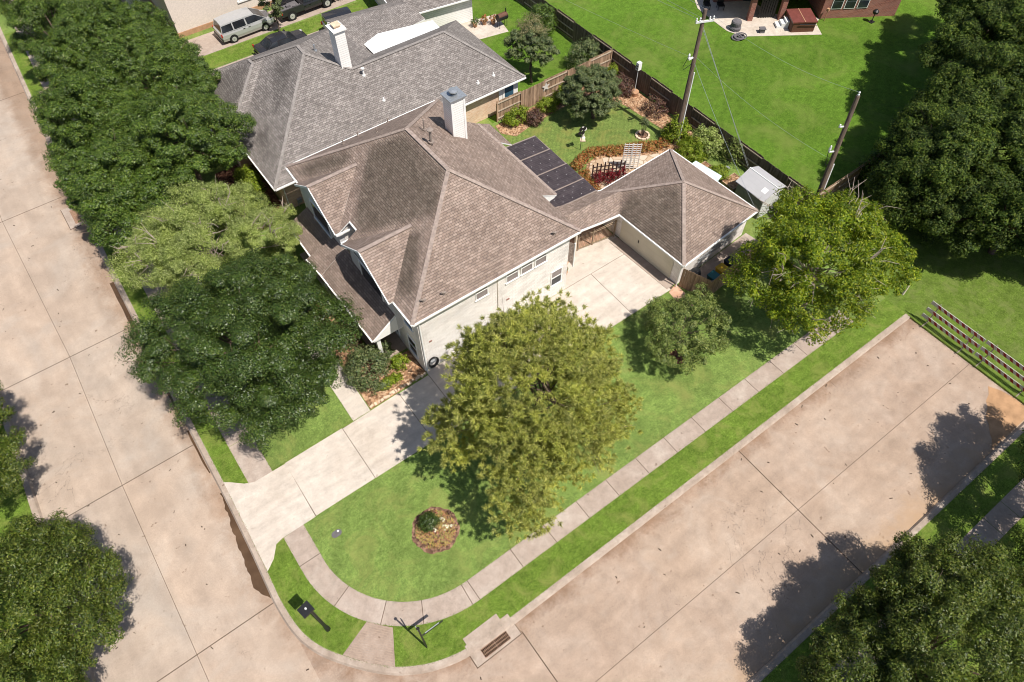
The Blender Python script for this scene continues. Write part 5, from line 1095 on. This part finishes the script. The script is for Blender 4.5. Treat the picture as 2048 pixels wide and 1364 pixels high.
tag(quadmesh('white_blossoms',rleaves(W_,np.full((len(W_),3),.06),9,.06,.8,.9,None,0,.2,rng),m['whitef'],fb,(4.34,12.72,0)),kind='stuff')
# ------------------------------------------------------------------ trees
tree('oak_tree','large dark green glossy oak in the front yard shading the sidewalk','tree',(1.6,25.3,0),
 [(1.2,26.0,4.9,3.5,3.8,2.3),(-2.0,28.9,4.2,1.7,2.0,1.2),(4.2,24.4,4.3,2.0,1.8,1.3),(.6,22.5,3.8,1.7,1.2,1.1),(4.0,28.7,4.3,1.9,2.1,1.3),(-1.9,25.2,3.8,1.5,1.7,1.1),(1.2,30.4,4.0,1.8,1.6,1.1),(3.0,22.7,3.6,1.2,1.0,.9)],
 m['oak2'],84,170,.98,.095,.62,.24,1,flat=.6,lo=.62,sub=13,core=.3,nl=18)
pine_ell=[(10.8,13.2,7.4,3.2,3.4,3.7),(7.5,14.6,4.9,1.4,1.4,1.3),(13.9,13.6,7.0,1.7,1.9,1.6),(8.5,10.4,5.6,1.6,1.5,1.8),(11.4,10.0,6.2,1.6,1.3,1.9),(12.9,15.6,7.5,1.7,1.6,1.6),(14.0,11.3,5.4,1.4,1.4,1.5),(10.2,15.8,7.4,1.5,1.5,1.4),(7.7,9.3,4.4,.9,.9,1.1)]
def pine(name,label,base,ell,n,tufts,needles,mat,seed):
    rng=np.random.default_rng(seed); t=T(name,label,'tree',base)
    C,d=clumps(ell,n,rng,.55,-.75)
    tc=(C[:,None,:]+rng.normal(size=(len(C),tufts,3))*np.array([.33,.33,.20])).reshape(-1,3); ax=unit(np.repeat(d,tufts,0)*.8+np.array([0,0,.6])+rng.normal(size=(len(tc),3))*.4)
    dr=unit(ax[:,None,:]*.8+rng.normal(size=(len(tc),needles,3))*.60); L=.15+.13*rng.random((len(tc),needles,1)); p=tc[:,None,:]+ax[:,None,:]*(rng.random((len(tc),needles,1))-.5)*.20
    s=unit(np.cross(dr,rng.normal(size=dr.shape)))*.0115
    e=p+dr*L; mid=p+dr*L*.5
    P=np.stack([p,mid+s,e,mid-s],2).reshape(-1,4,3)
    quadmesh('crown',P,mat,t,base)
    trunkmesh(t,base,(base[0]+.2,base[1]-.2,9.0),.2,C,m['bark'],rng,30,.14)
    return t
pine('pine_tree','tall yellow green pine standing between driveway and curved sidewalk',(10.9,12.9,0),pine_ell,470,12,60,m['pine'],5)
tree('ash_tree','bright yellow green ash tree beside the garage and bin fence','tree',(30.6,10.8,0),
 [(30.4,11.2,5.2,3.4,3.2,2.5),(27.9,12.5,4.5,1.5,1.5,1.3),(33.3,12.2,5.5,1.6,1.8,1.5),(33.3,9.2,4.8,1.7,1.6,1.3),(29.5,8.9,4.2,2.0,1.3,1.3),(28.1,10.2,4.0,1.6,1.5,1.3),(31.3,13.7,5.7,1.7,1.4,1.4)],
 m['ash'],120,58,.78,.15,.42,.2,3,bark='pbark',nl=30,flat=.7,lo=.5,up=.4,lr=.14,sub=10,core=.2,jit=.6,twigs=30)
tree('young_tree','small round green tree with mulch ring on the side lawn','tree',(22.3,13.1,0),
 [(22.8,13.5,2.2,2.1,2.1,1.45),(21.4,12.9,1.9,1.3,1.3,1.0),(24.2,14.0,2.1,1.4,1.5,1.0),(22.6,14.9,2.0,1.2,1.1,.9)],m['small'],70,36,.46,.095,.55,.07,4,nl=18,lo=.42,up=.5,core=.25,jit=.6)
tree('willow_tree','feathery yellow green weeping tree between dark oak and shady oaks','tree',(2.4,35.2,0),
 [(2.2,35.0,4.2,3.2,3.2,2.0),(-.6,36.4,3.6,1.7,1.9,1.3),(5.0,33.6,3.8,2.1,1.8,1.3),(1.2,38.8,3.7,2.0,1.6,1.3),(4.3,37.2,3.6,1.9,1.7,1.2),(.8,32.4,3.3,1.9,1.6,1.1)],
 m['willow'],110,90,.80,.14,.22,.18,6,bark='pbark',nl=30,lr=.12,flat=.5,lo=.55,droop=.7,up=.45,sub=12,core=.3,jit=.6,twigs=18)
oaks=[('leafy street oak nearest the weeping tree beside the kerb',(-.2,43.0,0),[(.0,42.6,4.6,2.9,3.2,2.3),(-1.1,40.0,3.8,1.4,1.5,1.1),(1.6,40.6,4.2,1.8,1.8,1.5)]),
 ('broad oak overhanging the front of the grey roofed house',(4.2,43.2,0),[(4.4,42.8,5.2,2.9,3.4,2.4),(6.6,43.4,4.8,1.7,2.3,1.7),(3.2,46.4,4.8,2.3,2.1,1.8),(6.2,47.0,5.0,2.2,2.2,1.8)]),
 ('street oak leaning over the storm drain and kerb',(.6,49.5,0),[(.6,49.3,4.8,3.2,3.2,2.4),(-1.4,47.2,3.8,1.4,1.7,1.1),(-.7,52.4,4.0,1.7,1.7,1.3)]),
 ('oak beside the neighbor driveway behind the street trees',(4.6,51.6,0),[(4.8,51.4,5.2,2.9,3.2,2.4),(7.0,52.6,4.8,1.9,2.0,1.7),(7.4,50.0,4.8,1.6,1.7,1.5)]),
 ('oak near the pale house porch at the upper left',(4.6,59.0,0),[(4.4,58.0,4.8,3.2,3.0,2.4),(6.9,59.4,4.2,1.8,1.7,1.5),(3.8,62.2,4.4,2.0,1.9,1.8)]),
 ('uppermost left street oak beside the kerb grass',(1.2,60.5,0),[(1.4,58.0,4.4,2.3,3.2,2.1),(1.6,64.0,4.4,2.5,2.6,2.0),(2.0,69.0,4.4,2.7,3.0,2.2)])]
for i,(l,b,e) in enumerate(oaks): tree('oak_tree',l,'tree',b,e,m['oak'],92,95,.78,.115,.55,.2,20+i,'oaks along the left street',flat=.7,lo=.52,nl=18,sub=12,core=.3,jit=.5)
tree('elm_tree','spreading green tree at the lower left picture corner over the street','tree',(-13.2,19.4,0),
 [(-12.6,19.6,4.0,2.7,2.9,2.1),(-10.6,19.2,3.4,1.4,1.5,1.1),(-11.7,21.8,3.2,1.5,1.4,1.1),(-11.1,17.1,3.4,1.5,1.4,1.1),(-13.4,15.6,3.6,1.8,1.8,1.4)],m['elm'],95,85,.74,.11,.42,.18,40,flat=.7,lo=.52,droop=.3,sub=12,core=.3,jit=.55)
tree('elm_tree','green tree at the left picture edge casting shade on the street','tree',(-13.8,29.4,0),[(-13.4,29.6,4.2,2.5,2.7,2.0),(-13.4,32.4,4.0,1.8,1.8,1.5),(-12.9,27.0,3.4,1.3,1.4,1.0)],m['elm'],70,85,.74,.11,.42,.16,41,flat=.7,lo=.52,sub=12,core=.3,jit=.55)
tree('elm_tree','large leafy tree filling the lower right picture corner','tree',(18.6,-6.2,0),
 [(18.4,-5.9,4.2,3.4,3.0,2.4),(15.3,-4.6,3.4,1.9,1.7,1.4),(20.8,-3.9,3.6,1.8,1.5,1.3),(13.7,-6.5,3.2,1.6,1.6,1.3),(22.2,-6.3,3.8,2.0,2.0,1.6),(17.2,-3.5,3.2,1.6,1.1,1.0),(16,-8,3.6,2.4,2.0,1.6)],m['elm'],150,95,.78,.11,.42,.2,42,flat=.7,lo=.5,sub=12,core=.3,jit=.55)
tree('elm_tree','dark tree at the right picture edge shading the street end','tree',(30.5,-5.6,0),[(30.3,-5.2,5.0,2.2,2.0,1.9),(32.8,-4.8,5.2,2.2,2.0,1.9),(27.9,-6.2,4.2,1.7,1.4,1.4),(26.0,-7.5,4.0,1.8,1.6,1.5)],m['dark'],85,80,.78,.125,.45,.2,43,flat=.7,lo=.52,sub=12,core=.3)
woods=[('dark tree nearest the barricade on the right edge',(45.6,6.6,0),[(44.0,6.8,4.4,2.6,2.5,2.6),(42.2,8.6,3.4,1.6,1.7,1.8),(46.6,4.4,4.4,2.4,2.2,2.2)]),
 ('dark tree beside the lawn fence below the second pole',(44.6,12.0,0),[(43.6,11.8,4.8,2.7,2.4,2.8),(41.6,12.4,3.8,1.6,1.6,1.8),(45.0,14.2,4.6,2.0,1.6,2.0)]),
 ('dark leafy tree in the middle of the right woodland',(48.4,10.2,0),[(48.0,9.8,5.6,2.9,2.9,3.2),(46.4,12.6,5.2,2.1,2.0,2.4)]),
 ('tall dark tree at the right picture edge behind the others',(52.6,7.6,0),[(51.6,7.2,6.0,3.2,3.1,3.2),(49.6,5.2,4.6,2.3,2.3,2.4)]),
 ('dark woodland tree touching the lawn fence midway',(51.0,14.6,0),[(50.4,14.4,5.8,3.0,2.4,2.8),(54.2,12.2,6.0,2.8,2.8,3.0),(47.8,15.2,4.6,1.8,1.4,2.0)]),
 ('high dark tree overhanging the big lawn at the upper right',(56.8,17.0,0),[(55.8,17.2,6.4,3.0,2.6,2.7),(53.4,18.2,5.6,1.9,1.7,1.6),(58.6,18.4,7.0,2.6,2.4,2.3)]),
 ('dark tree in the upper right corner of the picture',(62.5,19.6,0),[(61.6,20.0,6.6,3.2,2.8,2.9),(65.0,21.6,6.4,2.8,2.6,2.6),(59.6,21.0,6.0,1.9,1.6,1.8)]),
 ('dark tree beyond the far fence corner at the right edge',(60.5,13.5,0),[(59.6,13.6,6.6,3.4,3.0,3.2),(56.6,14.0,5.6,2.2,2.2,2.2)]),
 ('dark tree low at the right edge above the barricade',(48.6,3.0,0),[(48.6,2.8,4.8,2.8,2.6,2.7),(51.5,2.2,5.0,2.6,2.4,2.6)])]
for i,(l,b,e) in enumerate(woods): tree('woodland_tree',l,'tree',b,e,m['dark'],84,90,.92,.145,.48,.2,60+i,'dark trees along the right edge',flat=.75,lo=.5,nl=12,sub=12,core=.35,jit=.5)
plant('undergrowth','dark bramble undergrowth below the right woodland trees','undergrowth',(46.5,11.5,0),5.5,3.6,2.4,m['dark'],110,90,.7,.2,1,None,.5,.5,False)
plant('undergrowth','dark ivy undergrowth against the fence at the upper right','undergrowth',(56,15.5,0),6.5,2.0,2.9,m['dark'],110,90,.7,.2,2,None,.5,.5,False)
plant('undergrowth','dark vines over the fence between pole and woodland','undergrowth',(47,16.3,0),4.2,.9,2.5,m['dark'],80,80,.5,.16,3,None,.5,.5,False)
# neighbour garden
mt1=tree('crepe_myrtle','slender tree with dry brown flower heads in the neighbor garden','tree',(31.7,40.4,0),[(32.0,40.8,3.0,1.3,1.3,1.4),(32.7,40.0,2.7,.9,.9,.8),(31.2,41.4,3.0,.9,.9,1.0)],m['bush'],50,45,.42,.12,.5,.1,80,lo=.45)
rng=np.random.default_rng(9); C,d=clumps([(32.3,41.4,4.1,1.2,1.2,1.0)],30,rng,.5,-.2); quadmesh('flower_heads',rleaves(C,np.full((len(C),3),.35),70,.12,.35,.6,d,0,.3,rng),m['dry'],mt1,(31.7,40.4,0))
plant('shrub','wide green shrub in the corner of the neighbor garden','shrub',(36.7,39.6,0),1.7,1.3,2.2,m['bush'],70,80,.4,.13,3)
plant('shrub','green bush by the fence at the top of the neighbor garden','shrub',(37.0,45.8,0),1.3,1.5,2.4,m['oak'],60,80,.42,.14,4)
plant('shrub','small green bush on the top edge beside the neighbor terrace','shrub',(31,60,0),2,1.5,1.8,m['oak'],60,70,.42,.14,5)
# back garden
tree('ornamental_tree','dense round grey green tree on the back garden lawn','tree',(32.9,33.8,0),[(32.7,34.2,2.2,1.95,1.9,1.55),(33.9,34.6,2.4,1.2,1.2,1.0),(31.6,34.0,2.0,1.0,1.1,.9)],m['bush'],110,50,.42,.10,.5,.12,90,lo=.6,nl=10)
plant('shrub','lime green shrub against the garden fence left of the star','shrub',(27.6,37.0,0),1.3,.7,1.2,m['lime'],46,60,.28,.13,10)
plant('shrub','burgundy leaved shrub in front of the garden fence','shrub',(28.8,36.1,0),.75,.7,1.1,m['redl'],42,60,.25,.11,11)
plant('shrub','lime green shrub with white flowers below the star ornament','shrub',(30.6,36.8,0),1.1,.7,1.0,m['lime'],44,60,.27,.13,12)
plant('shrub','bright lime shrub beside the round garden tree','shrub',(32.2,37.1,0),.9,.6,1.3,m['lime'],36,60,.27,.13,13)
plant('shrub','rusty leaved shrub tucked behind the round garden tree','shrub',(33.3,36.9,0),.6,.5,1.2,m['rust'],22,50,.25,.12,14)
bp=plant('potted_plant','leafy plant in a blue glazed pot in the fence corner','potted plant',(37.5,36.9,.3),.5,.5,.9,m['lime'],18,34,.2,.16,15,None,.3,.5,False,.3)
part('pot',m['bluepot'],bp,lambda M:M.lathe([(.18,0),(.28,.3),(.3,.42),(.26,.42)],(37.5,36.9,0),14))
plant('shrub','dark burgundy shrub at the back fence beside the birdhouse pole','shrub',(36.9,35.0,0),1.0,1.1,1.3,m['redl'],60,60,.28,.12,16)
plant('shrub','wispy brown red shrub at the back fence below the birdhouse','shrub',(37.3,31.3,0),.9,1.2,1.3,m['redl'],40,34,.3,.12,17)
plant('shrub','tall bright green shrub at the foot of the tall utility pole','shrub',(36.3,28.0,0),1.1,1.0,1.9,m['lime'],55,60,.32,.16,18)
plant('shrub','spiky yellow green plant behind the garage hip','shrub',(36.0,25.9,0),1.2,1.2,1.3,m['lime'],46,60,.34,.30,19,None,.16,.3)
plant('shrub','loose green shrub leaning on the back fence behind the canopy','shrub',(37.3,25.6,0),.9,1.6,1.9,m['willow'],50,60,.34,.15,20)
plant('shrub','thin leafy shrub climbing the back fence above the raised beds','shrub',(37.9,23.6,0),.5,1.0,2.1,m['small'],26,40,.3,.14,21)
plant('shrub','bright fern clump in the long raised garden bed','shrub',(35.7,22.9,.25),.85,.75,.7,m['lime'],36,60,.26,.2,22,None,.22,.5)
plant('sapling','tiny dark tree growing in the stone planting ring','tree',(34.6,29.8,.02),.35,.35,1.6,m['bush'],14,50,.2,.1,23,None,.5,.5,True,0,.75)
rng=np.random.default_rng(5)
for k,(x,y) in enumerate(((28.2,30.0),(27.9,28.9),(29.4,30.4),(30.6,30.2),(31.2,29.8),(32.6,29.1),(33.4,28.7),(34.4,28.2),(27.6,27.6),(27.5,26.7),(30.0,30.45),(31.9,29.5),(33.0,28.9),(33.9,28.4),(28.9,30.35),(27.7,28.3),(35.1,28.0))):
    plant('flower_clump','low rusty orange flower clump edging the flagstone path','flowers',(x,y,.02),.58,.5,.55,m['rust'],20,38,.2,.11,30+k,'rusty flower clumps along the flagstone path',.5,.6,False)
for k,(x,y,l) in enumerate(((28.2,27.7,'red flowering plant nearest the patio cover corner'),(29.0,27.35,'red flowering plant in the middle of the dark pickets'),(29.9,27.0,'red flowering plant close to the white trellis'))):
    plant('flowering_plant',l,'flowers',(x,y,.02),.6,.45,1.1,m['redf'],26,36,.22,.1,50+k,'red flowers on the dark trellis',.5,.5,False)
# front beds
plant('shrub','large mixed green and bronze shrub in the mulch bed by the porch','shrub',(6.35,23.2,0),1.5,1.6,1.9,m['bush'],95,80,.36,.12,70)
plant('shrub','burgundy leaved shrub at the porch edge behind the big shrub','shrub',(6.6,26.2,0),.7,1.1,1.5,m['redl'],44,60,.3,.12,71)
plant('shrub','low yellow green groundcover along the driveway edge of the bed','shrub',(7.0,21.9,.02),.95,.35,.5,m['lime'],34,40,.2,.11,72)
plant('shrub','lime green plant beside the white house corner','shrub',(8.2,22.7,.02),.6,.5,.7,m['lime'],24,44,.22,.12,73)
plant('shrub','yellow shrub between the oak and the porch roof','shrub',(5.8,27.2,.02),.5,1.1,.9,m['willow'],30,50,.25,.12,74)
plant('shrub','small grey leaved plant beside the porch column','shrub',(7.9,23.9,.02),.5,.5,1.1,m['bush'],18,44,.24,.12,75)
plant('shrub','lime green hedge shrub against the tan brick wall','shrub',(7.3,42.3,0),.9,1.5,1.7,m['lime'],70,80,.34,.13,76)
plant('shrub','darker green hedge shrub below the lime one','shrub',(6.9,39.9,0),.9,1.1,1.4,m['small'],55,70,.32,.13,77)
plant('shrub','red leaved groundcover on the mulch by the neighbor corner','shrub',(6.6,38.7,.02),1.3,.7,.6,m['redl'],50,50,.25,.11,78)
plant('shrub','green shrub in front of the white gable below the porch eave','shrub',(6.2,34.8,0),.8,1.8,1.2,m['small'],60,60,.32,.13,79)
plant('shrub','trimmed green shrub at the pale house corner','shrub',(9.3,64.6,0),.9,1.2,1.6,m['oak'],50,70,.34,.13,80)
plant('shrub','loose pale green shrub beside the minivan driveway','shrub',(9.0,60.0,0),1.0,1.3,2.2,m['small'],55,60,.38,.14,81)
tree('young_tree','thin grey green young tree in front of the minivan bonnet','tree',(17.9,59.5,0),[(18.0,60.2,2.6,.8,.9,1.3)],m['bush'],24,30,.34,.11,.5,.05,82,lo=.4,zmin=-.8)
plant('shrub','round green bush at the top edge ahead of the pickup','shrub',(25.6,62.0,0),1.4,1.4,2.0,m['oak'],60,70,.38,.14,83)
plant('shrub','small green bush beside the off road vehicle','shrub',(21.0,54.2,0),.6,.6,1.0,m['oak'],20,50,.26,.12,84)
plant('boxwood','dark round boxwood in the round flower bed','shrub',(4.25,13.1,.1),.52,.52,.85,m['oak2'],60,60,.18,.075,85,None,.55,.5,True,0,.45)

# ------------------------------------------------------------------ light and camera
sun=bpy.data.lights.new('Sun','SUN'); sun.energy=5.0; sun.angle=R(.53); sun.color=(1,.955,.88)
so_=bpy.data.objects.new('Sun',sun); link(so_)
AZ,EL=R(-75),R(61.5)
dv=Vector((math.cos(EL)*math.cos(AZ),math.cos(EL)*math.sin(AZ),math.sin(EL))); so_.rotation_euler=dv.to_track_quat('Z','Y').to_euler(); so_.location=(0,0,60)
W=bpy.data.worlds.new('World'); S.world=W; W.use_nodes=True; nt=W.node_tree; nt.nodes.clear()
sk=nt.nodes.new('ShaderNodeTexSky'); sk.sky_type='NISHITA'; sk.sun_disc=False; sk.sun_elevation=EL; sk.sun_rotation=PI/2-AZ; sk.dust_density=1.2
bg=nt.nodes.new('ShaderNodeBackground'); bg.inputs['Strength'].default_value=.085; ow=nt.nodes.new('ShaderNodeOutputWorld')
nt.links.new(sk.outputs[0],bg.inputs[0]); nt.links.new(bg.outputs[0],ow.inputs[0])
cam=bpy.data.cameras.new('Camera'); co=bpy.data.objects.new('Camera',cam); link(co); S.camera=co
cam.sensor_width=36; cam.lens=1400/2048*36; cam.clip_end=3000; co.location=(0,0,36); co.rotation_euler=(R(90-55.30797),0,R(53.68769-90))
S.view_settings.view_transform='Standard'; S.view_settings.look='None'; S.view_settings.exposure=.32; S.view_settings.gamma=1
S.cycles.max_bounces=6; S.cycles.diffuse_bounces=3; S.cycles.transmission_bounces=4; S.cycles.transparent_max_bounces=4; S.cycles.caustics_reflective=False; S.cycles.caustics_refractive=False
S.cycles.pixel_filter_type='BLACKMAN_HARRIS'; S.cycles.filter_width=1.0
